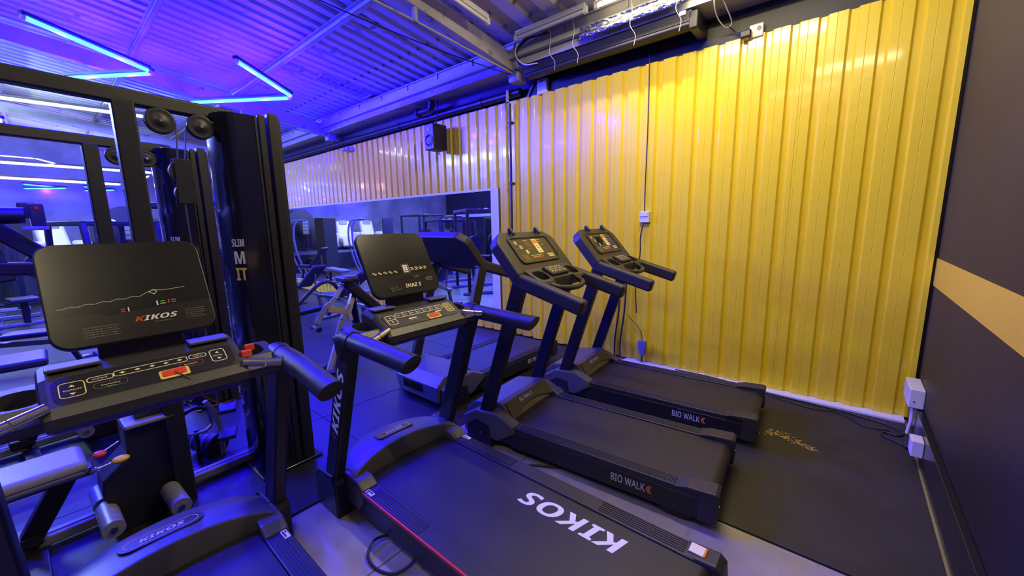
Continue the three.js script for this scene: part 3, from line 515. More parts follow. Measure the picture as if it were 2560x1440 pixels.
function bioWalk(label, pos, turn, hoodText) {
  const t = thing('treadmill', label, 'treadmill', pos, turn); t.off = V(OX, 0, 0);
  obj('chassis', [bx(-2.1, -0.44, 0.05, 0.17, 0.32, 0.358, 0.006), bx(-2.1, -0.44, 0.05, 0.17, -0.358, -0.32, 0.006), bx(-2.0, -1.9, 0.05, 0.12, -0.33, 0.33), bx(-0.9, -0.8, 0.05, 0.12, -0.33, 0.33)], M.black, t);
  obj('deck_board', bx(-1.85, -0.5, 0.13, 0.172, -0.3, 0.3, 0.002), M.black, t);
  obj('belt', ext((() => { const s = new THREE.Shape(); s.moveTo(-1.86, 0.19); s.lineTo(-0.47, 0.19); s.absarc(-0.47, 0.135, 0.055, Math.PI / 2, -Math.PI / 2, true); s.lineTo(-1.86, 0.08); s.absarc(-1.86, 0.135, 0.055, -Math.PI / 2, -1.5 * Math.PI, true); return s; })(), 0.53, 0.001, 8).translate(0, 0, -0.265), M.belt, t);
  obj('rear_roller', rod([-0.47, 0.135, -0.29], [-0.47, 0.135, 0.29], 0.05, 20), M.steel, t);
  for (const s of [1, -1]) {
    const z = (a, b) => (s > 0 ? [a, b] : [-b, -a]);
    const r = obj('side_rail', bx(-1.74, -0.5, 0.16, 0.2, ...z(0.268, 0.365), 0.007), M.rail, t);
    const st = []; for (let k = 0; k < 6; k++) { const c = 0.284 + k * 0.0125; st.push(bx(-1.68, -0.58, 0.198, 0.2035, ...z(c, c + 0.0065), 0.0015)); }
    obj('grip_ribs', st, M.rail, r);
    const sk = obj('side_skirt', bx(-1.74, -0.44, 0.045, 0.165, ...z(0.352, 0.368), 0.004), M.black, t);
    const tx = place(letters('BIO WALK', 0.046, 0.0012, 0.72, 0, fontThin), [-0.885, 0.115, s * 0.368], [s, 0, 0], [0, 1, 0]);
    obj('side_lettering', tx, M.print, sk);
    obj('side_mark', [0, 0.012].map((d) => place(ext(poly([[0, 0], [0.014, 0.023], [0.022, 0.023], [0.008, 0], [0.022, -0.023], [0.014, -0.023]]), 0.0014), [-0.885 + s * (0.108 + d), 0.115, s * 0.368], [s, 0, 0], [0, 1, 0])), M.orange, sk);
    obj('end_cap', prism([[-0.62, 0.2], [-0.56, 0.218], [-0.42, 0.226], [-0.405, 0.215], [-0.405, 0.06], [-0.44, 0.045], [-0.5, 0.045], [-0.5, 0.19]], ...z(0.262, 0.375), 0.005), M.blackSoft, t);
    obj('cap_screw', rod([-0.407, 0.13, s * 0.32], [-0.401, 0.13, s * 0.32], 0.008, 10), M.steel, t);
    obj('rear_foot', prism([[-0.74, 0.1], [-0.7, 0.012], [-0.66, 0], [-0.56, 0], [-0.53, 0.02], [-0.52, 0.1]], ...z(0.29, 0.352), 0.006), M.black, t);
    obj('front_foot', rod([-2.06, 0, s * 0.27], [-2.06, 0.06, s * 0.27], 0.03, 14), M.black, t);
    const up = obj('upright', bar([-2.035, 0.06, s * 0.345], [-1.64, 1.27, s * 0.345], 0.1, 0.055, V(0, 0, 1), 0.008), M.black, t);
    obj('upright_foot', prism([[-2.14, 0.0], [-2.14, 0.13], [-2.05, 0.19], [-1.93, 0.17], [-1.9, 0.0]], ...z(0.318, 0.392), 0.008), M.black, t);
    obj('bolt', rod([-2.0, 0.09, s * 0.39], [-2.0, 0.09, s * 0.397], 0.012, 6), M.steel, t);
    obj('arm', [bar([-1.7, 1.268, s * 0.335], [-1.19, 1.12, s * 0.335], 0.098, 0.082, V(0, 0, 1), 0.022)], M.blackSoft, t);
  }
  // motor hood
  const prof = [[-2.2, 0.05], [-2.215, 0.2], [-2.13, 0.275], [-1.9, 0.318], [-1.86, 0.312], [-1.775, 0.215], [-1.775, 0.16], [-1.85, 0.12], [-1.85, 0.05]];
  const hood = obj('motor_hood', [prism(prof, -0.3, 0.3, 0.01), prism([[-2.17, 0.06], [-2.18, 0.18], [-2.06, 0.255], [-1.86, 0.272], [-1.71, 0.208], [-1.7, 0.16], [-1.85, 0.06]], 0.285, 0.385, 0.012), prism([[-2.17, 0.06], [-2.18, 0.18], [-2.06, 0.255], [-1.86, 0.272], [-1.71, 0.208], [-1.7, 0.16], [-1.85, 0.06]], -0.385, -0.285, 0.012)], M.hoodGrey, t);
  const fd = V(-0.085, 0.097, 0).normalize(), fn = V(fd.y, -fd.x, 0), arch = [[-0.29, -0.075], [-0.2, -0.045], [-0.1, -0.022], [0, -0.014], [0.1, -0.022], [0.2, -0.045], [0.29, -0.075], [0.275, 0.062], [-0.275, 0.062]];
  const fp = obj('name_plate', place(ext(poly(arch), 0.012, 0.003), [-1.815, 0.262, 0], [0, 0, -1], [fd.x, fd.y, 0]), M.charcoal, hood);
  obj('hood_lettering', place(letters(hoodText, 0.03, 0.0012, 1.0, 0, fontThin), [-1.815 + fn.x * 0.012 + fd.x * 0.028, 0.262 + fn.y * 0.012 + fd.y * 0.028, hoodText[0] === 'S' ? 0.04 : 0.02], [0, 0, -1], [fd.x, fd.y, 0]), M.print, fp);
  obj('vent_slot', Array.from({ length: 11 }, (_, k) => bx(-2.222, -2.205, 0.105, 0.185, -0.2 + k * 0.026, -0.192 + k * 0.026, 0.003)), M.lens, hood);
  // console head: slanted body, frame, display, shelf with cup pockets, key pad and grab bar
  const d = V(-0.21, 0.25, 0).normalize(), nn = V(d.y, -d.x, 0), P0 = [-1.655, 1.325, 0];
  const head = [[-0.378, -0.03], [0.378, -0.03], [0.378, 0.235], [0.365, 0.268], [0.3, 0.318], [0.27, 0.328], [-0.27, 0.328], [-0.3, 0.318], [-0.365, 0.268], [-0.378, 0.235]];
  const body = obj('console_head', place(ext(poly(head), 0.085, 0.012), [P0[0] - nn.x * 0.085, P0[1] - nn.y * 0.085, 0], [0, 0, -1], [d.x, d.y, 0]), M.blackSoft, t);
  const at = (s, k) => [P0[0] + d.x * s + nn.x * k, P0[1] + d.y * s + nn.y * k, 0];
  const ring = rrect(0.53, 0.235, 0.04); ring.holes.push(rrect(0.5, 0.205, 0.03));
  obj('display_frame', place(ext(ring, 0.014, 0.004), at(0.158, -0.003), [0, 0, -1], [d.x, d.y, 0]), M.blackSoft, body);
  obj('display_face', place(plate(rrect(0.5, 0.207, 0.03), 0.5, 0.207, 0.003, 0.0004), at(0.158, 0.0002), [0, 0, -1], [d.x, d.y, 0]), bwFaceMat, body, true);
  for (const s of [1, -1]) obj('book_hook', [0].map(() => { const a = at(0.3, -0.02), b = at(0.345, 0.018), c = at(0.285, 0.022); return [rod([a[0], a[1], s * 0.17], [b[0], b[1], s * 0.17], 0.013, 10), rod([b[0], b[1], s * 0.17], [c[0], c[1], s * 0.17], 0.013, 10)]; }), M.blackSoft, body);
  const e = V(0.155, -0.075, 0).normalize(), en = V(-e.y, e.x, 0), sh = prism([[-1.69, 1.25], [-1.69, 1.332], [-1.65, 1.326], [-1.5, 1.252], [-1.49, 1.235], [-1.52, 1.185], [-1.6, 1.2]], -0.305, 0.305, 0.008);
  const shelf = obj('shelf', cut(sh, ...[1, -1].map((s) => ext(rrect(0.095, 0.13, 0.04), 0.2, 0).rotateX(-Math.PI / 2).translate(-1.57, 1.232, s * 0.215)), ext(rrect(0.09, 0.3, 0.01), 0.2, 0).rotateX(-Math.PI / 2).translate(-1.47, 1.1, 0)), M.blackSoft, t);
  obj('cup_liner', [1, -1].map((s) => bx(-1.615, -1.525, 1.215, 1.234, s * 0.215 - 0.06, s * 0.215 + 0.06, 0.005)), M.lens, shelf);
  const ku = [-e.x, -e.y, 0];
  obj('key_block', place(ext(rrect(0.235, 0.105, 0.012), 0.03, 0.006), [-1.583 - en.x * 0.006, 1.29 - en.y * 0.006, 0], [0, 0, -1], ku), M.blackSoft, shelf);
  obj('key_pad', place(plate(rrect(0.222, 0.092, 0.008), 0.222, 0.092, 0.0025, 0.0005), [-1.583 + en.x * 0.0235, 1.29 + en.y * 0.0235, 0], [0, 0, -1], ku), bwKeyMat, shelf, true);
  obj('grab_bar', tube([[-1.54, 1.24, 0.2], [-1.5, 1.225, 0.2], [-1.45, 1.208, 0.17], [-1.415, 1.198, 0.09], [-1.405, 1.195, 0], [-1.415, 1.198, -0.09], [-1.45, 1.208, -0.17], [-1.5, 1.225, -0.2], [-1.54, 1.24, -0.2]], 0.019, 12, 48), M.blackSoft, t);
  for (const s of [1, -1]) obj('head_screw', rod([-1.79, 1.43, s * 0.377], [-1.79, 1.43, s * 0.381], 0.007, 8), M.steel, body);
  return t;
}
const bwPos = (fx, fz, th) => [fx - (-1.735 + OX) * Math.cos(th), 0.014, fz + (-1.735 + OX) * Math.sin(th)];
bioWalk('black treadmill with side lettering standing between the red-striped one and the wall-side one', bwPos(-1.735, -2.35, 0.075), 0.075, 'SU WALO');
bioWalk('black treadmill closest to the yellow wall with a small clip on its panel', bwPos(-1.71, -3.4, 0.062), 0.062, 'BIO WALK');
bioWalk('black treadmill standing crosswise by the mirror, seen from its motor end', [-2.95, 0.014, -3.1], Math.PI / 2, 'BIO WALK');

// ------------------------------------------------------------ low-row cable stations on the left
function rowStation(label, pos, turn) {
  const t = thing('cable_station', label, 'gym machine', pos, turn); t.off = V(2.95, 0, 0.3);
  obj('base_rail', [bx(-3.13, -3.05, 0.02, 0.075, -0.8, 1.3, 0.012), bx(-3.105, -3.075, 0.07, 0.082, -0.78, 1.28, 0.004)], M.greyTube, t);
  for (const z of [0.22, -0.36, 1.2]) obj('cross_foot', bx(-3.3, -2.72, 0, 0.03, z - 0.04, z + 0.04, 0.008), M.black, t);
  obj('seat_strut', [bar([-3.08, 0.05, 0.25], [-2.95, 0.42, 0.07], 0.085, 0.07, V(1, 0, 0), 0.012), bx(-3.14, -3.02, 0.06, 0.12, 0.19, 0.31, 0.01)], M.black, t);
  obj('seat_frame', bx(-2.98, -2.9, 0.385, 0.43, -0.02, 1.1, 0.01), M.black, t);
  const seat = obj('seat', bx(-3.07, -2.79, 0.43, 0.515, 0.0, 1.05, 0.035), M.padGrey, t);
  obj('piping', bx(-3.072, -2.788, 0.47, 0.476, -0.002, 1.052, 0.003), M.vinyl, seat);
  const pin = obj('pin_stem', [rod([-2.86, 0.42, 0.0], [-2.84, 0.44, -0.085], 0.006, 8), rod([-2.858, 0.422, -0.01], [-2.853, 0.427, -0.03], 0.013, 10)], M.chrome, t);
  obj('pin_knob', new THREE.SphereGeometry(0.024, 16, 12).scale(1, 0.8, 1.5).translate(-2.835, 0.445, -0.115), M.yellowKnob, pin).userData.label = 'yellow pull-pin knob';
  for (const [z, x0] of [[-0.035, -3.19], [-0.29, -3.12]]) {
    const a = obj('foot_axle', rod([x0, 0.15, z], [x0 + 0.5, 0.15, z], 0.014, 12), M.steel, t);
    obj('foot_roller', rod([x0 + 0.01, 0.15, z], [x0 + 0.2, 0.15, z], 0.045, 20), M.padGrey, a);
    obj('foot_roller', rod([x0 + 0.25, 0.15, z], [x0 + 0.49, 0.15, z], 0.045, 20), M.padGrey, a);
    obj('collar', rod([x0 + 0.205, 0.15, z], [x0 + 0.245, 0.15, z], 0.034, 18), M.black, a);
  }
  obj('pulley_housing', place(ext(poly([[-0.36, 0.0], [-0.36, 0.57], [-0.15, 0.57], [-0.15, 0.42], [-0.04, 0.32], [-0.03, 0.24], [-0.06, 0.12], [-0.02, 0.06], [-0.06, 0]]), 0.22, 0.012), [-3.12, 0, 0], [0, 0, 1], [0, 1, 0]).translate(0.22, 0, 0), M.black, t);
  const tr = obj('tray', [bx(-3.16, -2.86, 0.575, 0.6, -0.37, -0.15, 0.01), bx(-3.16, -3.145, 0.58, 0.63, -0.37, -0.15, 0.005)], M.greyTube, t);
  const blk = obj('block', bx(-3.12, -2.92, 0.6, 0.665, -0.33, -0.2, 0.012), M.charcoal, tr);
  obj('block_top', bx(-3.105, -2.935, 0.662, 0.669, -0.315, -0.215, 0.003), M.steelWhite, blk);
  for (const x of [-3.06, -2.98]) obj('block_hole', rod([x, 0.667, -0.262], [x, 0.6705, -0.262], 0.019, 16), M.lens, blk);
  const rk = obj('cable_stop', [rod([-2.95, 0.5, -0.13], [-2.93, 0.47, -0.05], 0.004, 8)], M.steel, t);
  obj('stop_ball', new THREE.SphereGeometry(0.022, 16, 12).scale(1, 0.85, 1.3).translate(-2.93, 0.47, -0.05), M.redKnob, rk).userData.label = 'red cable stop ball';
  // post, crossbar, pulleys
  obj('post', bx(-2.93, -2.86, 0.0, 2.29, -0.405, -0.315, 0.01), M.black, t);
  obj('crossbar', bar([-2.96, 2.315, -0.86], [-2.76, 2.315, 0.9], 0.07, 0.075, V(0, 1, 0), 0.01), M.black, t);
  for (const z of [-0.5, -0.68]) {
    const x = -2.9 + z * 0.06, br = obj('pulley_bracket', bx(x - 0.03, x + 0.03, 2.19, 2.29, z - 0.03, z + 0.03, 0.006), M.black, t);
    obj('pulley_wheel', [new THREE.LatheGeometry([[0.001, -0.024], [0.022, -0.024], [0.026, -0.014], [0.052, -0.014], [0.064, -0.018], [0.067, -0.01], [0.058, 0], [0.067, 0.01], [0.064, 0.018], [0.052, 0.014], [0.026, 0.014], [0.022, 0.024], [0.001, 0.024]].map((p) => new THREE.Vector2(...p)), 36).rotateZ(Math.PI / 2).translate(x + 0.05, 2.215, z)], M.black, br);
    obj('axle_bolt', rod([x + 0.07, 2.215, z], [x + 0.08, 2.215, z], 0.008, 6), M.steel, br);
  }
  obj('cable', [rod([-2.88, 2.215, -0.566], [-2.92, 2.0, -0.56], 0.004, 6), rod([-2.89, 2.215, -0.614], [-2.92, 2.0, -0.59], 0.004, 6), rod([-2.94, 1.78, -0.57], [-3.0, 0.45, -0.6], 0.004, 6)], M.steel, t);
  const fp = obj('floating_pulley', [bx(-2.955, -2.945, 1.78, 2.03, -0.615, -0.535, 0.004), bx(-2.905, -2.895, 1.78, 2.03, -0.615, -0.535, 0.004)], M.black, t);
  obj('pulley_wheel', [rod([-2.942, 1.96, -0.575], [-2.908, 1.96, -0.575], 0.062, 28), rod([-2.942, 1.84, -0.575], [-2.908, 1.84, -0.575], 0.05, 28)], M.blackSoft, fp);
  // weight tower: glossy curved shroud, ribbed column, foot
  const sh = new THREE.Shape(); sh.moveTo(-3.12, 0.93); sh.lineTo(-3.12, 0.82); sh.bezierCurveTo(-3.12, 0.77, -3.06, 0.735, -2.98, 0.735); sh.bezierCurveTo(-2.88, 0.735, -2.8, 0.75, -2.79, 0.82); sh.lineTo(-2.785, 0.93);
  const shroud = obj('shroud', ext(sh, 2.29, 0.004, 14).rotateX(-Math.PI / 2).translate(0, 0.02, 0), M.gloss, t);
  const col = [bx(-3.12, -2.78, 0.02, 2.31, -0.94, -0.925, 0.003), bx(-3.1, -2.775, 0.02, 2.32, -0.985, -0.945, 0.006), bx(-3.1, -2.76, 0.02, 2.335, -1.055, -0.995, 0.008), bx(-3.1, -2.785, 0.02, 2.31, -1.075, -1.06, 0.004)];
  for (const g of col) obj('column_rib', g, M.black, t);
  obj('side_plate', bx(-3.06, -2.83, 0.02, 2.26, -1.09, -1.078, 0.003), M.greyTube, t);
  obj('tower_foot', bx(-3.16, -2.74, 0, 0.02, -1.11, -0.72, 0.008), M.gloss, t);
  obj('weight_plate', Array.from({ length: 1 }, () => bx(-3.02, -2.9, 0.05, 0.9, -0.9, -0.78, 0.004)), M.black, t);
  const R = [0.76, 0, -0.65], U = [0, 1, 0];
  const stk = obj('sticker', place(letters('SLIM', 0.046, 0.0012, 0.5), [-2.8165, 1.55, -0.7695], R, U), M.print, t);
  obj('sticker_letter', place(letters('M', 0.078, 0.0012, 0.75), [-2.8165, 1.46, -0.7695], R, U), M.print, t);
  obj('sticker_word', place(letters('IT', 0.078, 0.0012, 0.68), [-2.8165, 1.358, -0.7695], R, U), M.printGold, t);
  return t;
}
const rs = rowStation('black cable station with a tall glossy tower and blue-lit bench at the lower left', [-2.95, 0.012, -0.3], 0.04);
dup(rs, 'second black cable station standing behind the tall glossy tower', [-4.5, 0.012, -0.27], 0.1);
// cable attachments lying by the near tower
{
  const g = 'cable attachments on the floor by the tower';
  const a = thing('pull_handle', 'steel U-shaped pull handle by the foot of the tower', 'handle', [-3.35, 0.012, -0.5], 0, g); a.off = V(3.35, -0.012, 0.5);
  obj('bow', tube([[-3.35, 0.45, -0.46], [-3.35, 0.3, -0.45], [-3.33, 0.26, -0.47], [-3.33, 0.25, -0.58], [-3.35, 0.28, -0.61], [-3.35, 0.4, -0.6]], 0.012, 10, 40), M.steel, a);
  obj('cross_grip', tube([[-3.35, 0.4, -0.46], [-3.33, 0.43, -0.53], [-3.35, 0.4, -0.6]], 0.014, 10), M.black, a); obj('hanger', rod([-3.35, 0.012, -0.52], [-3.34, 0.27, -0.52], 0.014, 10), M.black, a);
  const b = thing('foot_plate_pair', 'two black foot plates on a bent grey tube before the tower', 'foot plates', [-3.32, 0.012, -0.68], 0, g); b.off = V(3.32, -0.012, 0.68);
  obj('stand_tube', tube([[-3.36, 0.02, -0.66], [-3.34, 0.25, -0.655], [-3.32, 0.36, -0.63], [-3.3, 0.47, -0.585]], 0.016, 10, 24), M.greyTube, b);
  obj('foot_plate', bar([-3.28, 0.2, -0.63], [-3.24, 0.2, -0.73], 0.12, 0.03, V(0.2, 1, 0), 0.012), M.blackSoft, b);
  obj('foot_plate', bar([-3.26, 0.4, -0.645], [-3.22, 0.4, -0.745], 0.12, 0.03, V(0.2, 1, 0), 0.012), M.blackSoft, b);
  const c = thing('ankle_roller', 'ribbed dark roller with a black end wheel lying by the base rail', 'roller', [-3.34, 0.012, -0.53], 0, g); c.off = V(3.22, -0.012, 0.44);
  obj('barrel', rod([-3.45, 0.1, -0.46], [-3.3, 0.09, -0.53], 0.07, 20), M.vinyl, c); obj('end_wheel', rod([-3.3, 0.09, -0.53], [-3.26, 0.088, -0.55], 0.085, 24), M.black, c);
  for (const k of [0.2, 0.5, 0.8]) obj('ring', rod([-3.45 + 0.15 * k, 0.1 - 0.01 * k, -0.46 - 0.07 * k], [-3.44 + 0.15 * k, 0.1 - 0.01 * k, -0.465 - 0.07 * k], 0.074, 20), M.greyTube, c);
}

// ------------------------------------------------------------ plate-loaded lever machine before the mirror
{
  const t = thing('lever_machine', 'plate-loaded lever machine with grey arms standing before the mirror', 'gym machine', [-4.6, 0.012, -2.2], 0); t.off = V(4.6, -0.012, 2.2);
  obj('leg', rod([-4.38, 0.02, -1.93], [-4.55, 0.45, -2.2], 0.04, 14), M.greyTube, t);
  obj('leg', rod([-5.2, 0.02, -2.75], [-4.7, 0.9, -2.42], 0.05, 14), M.black, t);
  obj('base_tube', [bar([-4.36, 0.035, -1.75], [-5.3, 0.035, -2.95], 0.07, 0.07, V(0, 1, 0), 0.012), bar([-5.45, 0.035, -2.5], [-5.0, 0.035, -3.05], 0.07, 0.07, V(0, 1, 0), 0.012), bar([-4.55, 0.035, -1.6], [-4.15, 0.035, -1.95], 0.07, 0.07, V(0, 1, 0), 0.012)], M.black, t);
  obj('top_beam', bar([-4.6, 1.0, -2.3], [-4.6, 0.55, -2.75], 0.12, 0.12, V(1, 0, 0), 0.03), M.black, t);
  obj('chest_pad', [bx(-4.72, -4.46, 0.99, 1.06, -2.43, -2.24, 0.03)], M.vinyl, t);
  obj('arm', [bar([-4.6, 0.95, -2.27], [-4.52, 0.81, -2.13], 0.05, 0.05), bar([-4.52, 0.81, -2.13], [-4.5, 0.73, -2.0], 0.05, 0.05), bar([-4.5, 0.735, -2.0], [-4.48, 0.57, -1.88], 0.045, 0.055)], M.greyTube, t);
  const ra = obj('arm', [bar([-4.66, 0.86, -2.45], [-4.6, 0.59, -2.31], 0.06, 0.06), bar([-4.6, 0.6, -2.32], [-4.58, 0.5, -2.33], 0.055, 0.055)], M.steel, t);
  obj('arm', [bar([-4.56, 0.71, -2.325], [-4.52, 0.55, -2.19], 0.045, 0.045), bar([-4.52, 0.55, -2.19], [-4.5, 0.36, -2.11], 0.045, 0.055)], M.greyTube, t);
  obj('arm_link', bar([-4.5, 0.71, -2.03], [-4.52, 0.645, -2.24], 0.075, 0.02, V(1, 0.2, 0), 0.004), M.steel, t);
  for (const p of [[-4.46, 0.525, -1.86], [-4.48, 0.34, -2.1]]) { const h = obj('plate_horn', rod([p[0] - 0.08, p[1], p[2]], [p[0] + 0.1, p[1], p[2]], 0.025, 14), M.black, t); obj('spring_collar', [0.0, 0.03, 0.06].map((d) => rod([p[0] + d, p[1], p[2]], [p[0] + d + 0.015, p[1], p[2]], 0.038, 14)), M.steel, h); }
  obj('handle', tube([[-4.7, 0.55, -1.55], [-4.65, 0.83, -1.82], [-4.6, 0.99, -1.99], [-4.58, 1.02, -2.07], [-4.58, 0.99, -2.15], [-4.6, 0.91, -2.22]], 0.022, 12, 40), M.charcoal, t);
  obj('side_tube', rod([-4.85, 0.62, -1.55], [-4.52, 0.73, -1.98], 0.028, 12), M.black, t);
}

// ------------------------------------------------------------ things on the yellow wall and at the roof edge
{
  const t = thing('loudspeaker', 'black loudspeaker hung under the gutter against the pale corrugated wall', 'speaker', [-5.0, 2.77, -4.14], 0.0); t.off = V(5.0, -2.77, 4.14);
  obj('cabinet', bx(-5.1, -4.88, 2.785, 3.16, -4.28, -4.01, 0.012), M.black, t);
  obj('woofer', [new THREE.LatheGeometry([[0.001, 0.0], [0.02, 0.004], [0.035, -0.008], [0.075, 0.008], [0.088, 0.01], [0.092, 0.0]].map((p) => new THREE.Vector2(...p)), 30).rotateX(Math.PI / 2).translate(-4.99, 2.92, -4.008)], M.lens, t);
  obj('woofer_ring', new THREE.TorusGeometry(0.09, 0.007, 8, 36).translate(-4.99, 2.92, -4.006), M.greyTube, t);
  obj('tweeter', rod([-4.99, 3.08, -4.012], [-4.99, 3.08, -4.004], 0.032, 20), M.greyTube, t);
  obj('hanger', [tube([[-4.98, 3.15, -4.16], [-4.98, 3.25, -4.17], [-4.98, 3.4, -4.2], [-4.98, 3.54, -4.2]], 0.009, 8)], M.cord, t);
  obj('socket', rod([-4.95, 2.72, -4.16], [-4.95, 2.79, -4.16], 0.012, 10), M.greyTube, t);
}
single('wall_conduit', 'thin black conduit down the corrugated wall beside the mirror', 'pipe', [rod([-3.62, 0.05, -4.31], [-3.62, 3.24, -4.31], 0.016, 12), ...[0.6, 1.4, 2.2, 3.0].map((y) => bx(-3.645, -3.595, y - 0.012, y + 0.012, -4.37, -4.29, 0.003))], M.cord);
single('conduit_socket', 'short pale pipe sleeve on top of the black conduit', 'pipe', [rod([-3.62, 3.245, -4.262], [-3.62, 3.4, -4.262], 0.02, 12), rod([-3.62, 3.245, -4.262], [-3.62, 3.26, -4.262], 0.024, 12)], M.steelWhite);
single('drain_pipe', 'thick black pipe running along the wall head under the gutter', 'pipe', [rod([XL + 0.01, 3.36, -4.335], [-3.45, 3.36, -4.335], 0.05, 20), ...[-4.2, -6.2, -8.2, -10.2].map((x) => rod([x, 3.36, -4.335], [x + 0.06, 3.36, -4.335], 0.058, 20))], M.black);
{
  const t = thing('pipe_trap', 'black bent pipe joint above the loudspeaker', 'pipe', [-5.1, 3.36, -4.2], 0); t.off = V(5.1, -3.36, 4.2);
  obj('elbow', tube([[-5.45, 3.43, -4.2], [-5.2, 3.43, -4.2], [-5.1, 3.44, -4.17], [-5.06, 3.53, -4.15]], 0.05, 16, 30), M.black, t); obj('flange', rod([-5.47, 3.43, -4.2], [-5.43, 3.43, -4.2], 0.066, 20), M.black, t);
}
{
  const t = thing('air_unit', 'long black housing with a capped end under the pale gutter', 'ventilation unit', [-2.2, 3.35, -4.25], 0); t.off = V(2.2, -3.35, 4.25);
  obj('housing', place(prism([[-4.38, 3.47], [-4.2, 3.41], [-4.06, 3.44], [-4.06, 3.53], [-4.38, 3.53]], 0, 1.95, 0.008), [-1.25, 0, 0], [0, 0, 1], [0, 1, 0]), M.black, t);
  obj('end_cover', bx(-1.27, -1.19, 3.36, 3.52, -4.38, -4.05, 0.02), M.black, t);
  obj('front_rail', rod([-3.2, 3.42, -4.08], [-1.25, 3.42, -4.08], 0.022, 14), M.blackSoft, t);
  obj('bracket', bx(-1.36, -1.3, 3.5, 3.56, -4.1, -4.05, 0.006), M.white, t);
}
{
  const rows = [], rr2 = (k) => perm[k % 4096]; // crumpled foil jacket
  for (let i = 0; i <= 46; i++) { const x = -2.35 + i * 0.0235, r = []; for (let j = 0; j <= 10; j++) { const wob = (rr2(i * 13 + j * 7) - 0.5) * 0.011; r.push([x + (rr2(i * 5 + j) - 0.5) * 0.008, 3.56 + j * 0.0105 + wob * 0.4, -3.955 + wob + 0.012 * Math.sin(j * 0.6)]); } rows.push(r); }
  single('foil_wrap', 'crumpled silver foil wrapped over the pale gutter', 'foil', [grid(rows), grid(rows.map((r) => r.map(([a, b, c]) => [a, b, c - 0.004])).reverse())], M.foil);
}
for (const [x, k] of [[-2.72, 0], [-2.42, 1], [-1.78, 2], [-1.35, 3]]) single('tie_wire', ['thin wire hanging over the gutter nearest the rafter', 'thin wire loop hanging left of the foil', 'thin wire hanging across the middle of the foil', 'thin wire hanging at the right end of the foil'][k], 'wire', tube([[x - 0.04, 3.8, -3.95], [x, 3.76, -3.94], [x + 0.02, 3.64, -3.935], [x, 3.52, -3.94], [x + 0.03, 3.44, -4.0], [x + 0.01, 3.36, -4.02]], 0.003, 6, 30), M.cordWhite, 'wires over the gutter');
single('dangling_cord', 'pale loose cord looping down at the roof edge near the wall socket', 'cord', tube([[-1.05, 3.6, -4.0], [-1.06, 3.5, -4.05], [-1.05, 3.42, -4.2], [-1.0, 3.38, -4.3], [-0.97, 3.4, -4.3], [-0.99, 3.5, -4.15], [-1.03, 3.6, -4.0]], 0.005, 8, 50), M.cordWhite);
single('black_lead', 'thin black lead running from the pale cord to the wall socket', 'cord', tube([[-0.99, 3.39, -4.3], [-0.94, 3.34, -4.34], [-0.88, 3.31, -4.34]], 0.005, 8), M.cord);
{
  const t = thing('wall_socket', 'white socket box at the top edge of the yellow sheets', 'socket', [-0.78, 3.25, -4.36], 0); t.off = V(0.78, -3.25, 4.36);
  obj('box', bx(-0.83, -0.72, 3.25, 3.36, -4.395, -4.335, 0.01), M.white, t); obj('socket_hole', rod([-0.752, 3.315, -4.336], [-0.752, 3.315, -4.33], 0.018, 16), M.lens, t);
  const p = thing('power_plug', 'black plug in the white socket box above the yellow sheets', 'plug', [-0.84, 3.25, -4.33], 0); p.off = V(0.84, -3.25, 4.33);
  obj('plug_body', bx(-0.895, -0.806, 3.255, 3.315, -4.334, -4.285, 0.012), M.black, p); obj('strain_relief', rod([-0.895, 3.3, -4.31], [-0.93, 3.32, -4.32], 0.012, 10), M.black, p);
}
{
  const t = thing('sensor_box', 'small white box on the dark band just above the corrugated sheets', 'sensor', [-3.12, 3.28, -4.37], 0); t.off = V(3.12, -3.28, 4.37);
  obj('case', bx(-3.2, -3.05, 3.27, 3.45, -4.4, -4.35, 0.008), M.white, t); obj('slot', bx(-3.16, -3.1, 3.415, 3.425, -4.3505, -4.348, 0.001), M.lens, t);
}
single('wall_bracket', 'slanting grey strip on the dark band beside the white box', 'bracket', bar([-3.38, 3.28, -4.385], [-3.28, 3.44, -4.385], 0.035, 0.012, V(0, 0, 1), 0.003), M.greyTube);
{
  const t = thing('emergency_light', 'small twin-lamp fitting hanging below the far pipe', 'light fitting', [-7.95, 3.18, -4.3], 0); t.off = V(7.95, -3.18, 4.3);
  obj('case', bx(-8.05, -7.85, 3.17, 3.25, -4.37, -4.28, 0.01), M.white, t); for (const x of [-8.02, -7.88]) obj('lamp_head', new THREE.SphereGeometry(0.045, 16, 10).translate(x, 3.2, -4.25), M.steelWhite, t);
  obj('cord', tube([[-8.1, 3.34, -4.2], [-8.16, 3.22, -4.22], [-8.06, 3.19, -4.26]], 0.006, 6), M.cord, t);
}
single('ceiling_cable', 'thin dark cable strung under the roof to the foot of the rafter', 'cable', tube([[-3.42, 3.5, -4.1], [-3.75, 3.62, -3.3], [-4.1, 3.8, -2.4], [-4.25, 3.92, -1.6], [-4.3, 4.05, -0.8]], 0.006, 6, 40), M.cord);
for (const k of [0, 1, 2]) single('cable_bundle', ['outermost black cable hanging round the rafter foot', 'middle black cable hanging round the rafter foot', 'innermost black cable hanging round the rafter foot'][k], 'cable', tube([[-2.75 - k * 0.02, 3.74, -3.95 + k * 0.026], [-3.05, 3.75, -3.95 + k * 0.026], [-3.2 + k * 0.012, 3.66, -3.95 + k * 0.026], [-3.19 + k * 0.02, 3.56, -3.95 + k * 0.026], [-3.1 + k * 0.03, 3.47, -3.95 + k * 0.026], [-2.86, 3.44, -3.95 + k * 0.026]], 0.011 - k * 0.002, 8, 50), k === 2 ? M.cordWhite : M.cord, 'cables round the rafter foot');
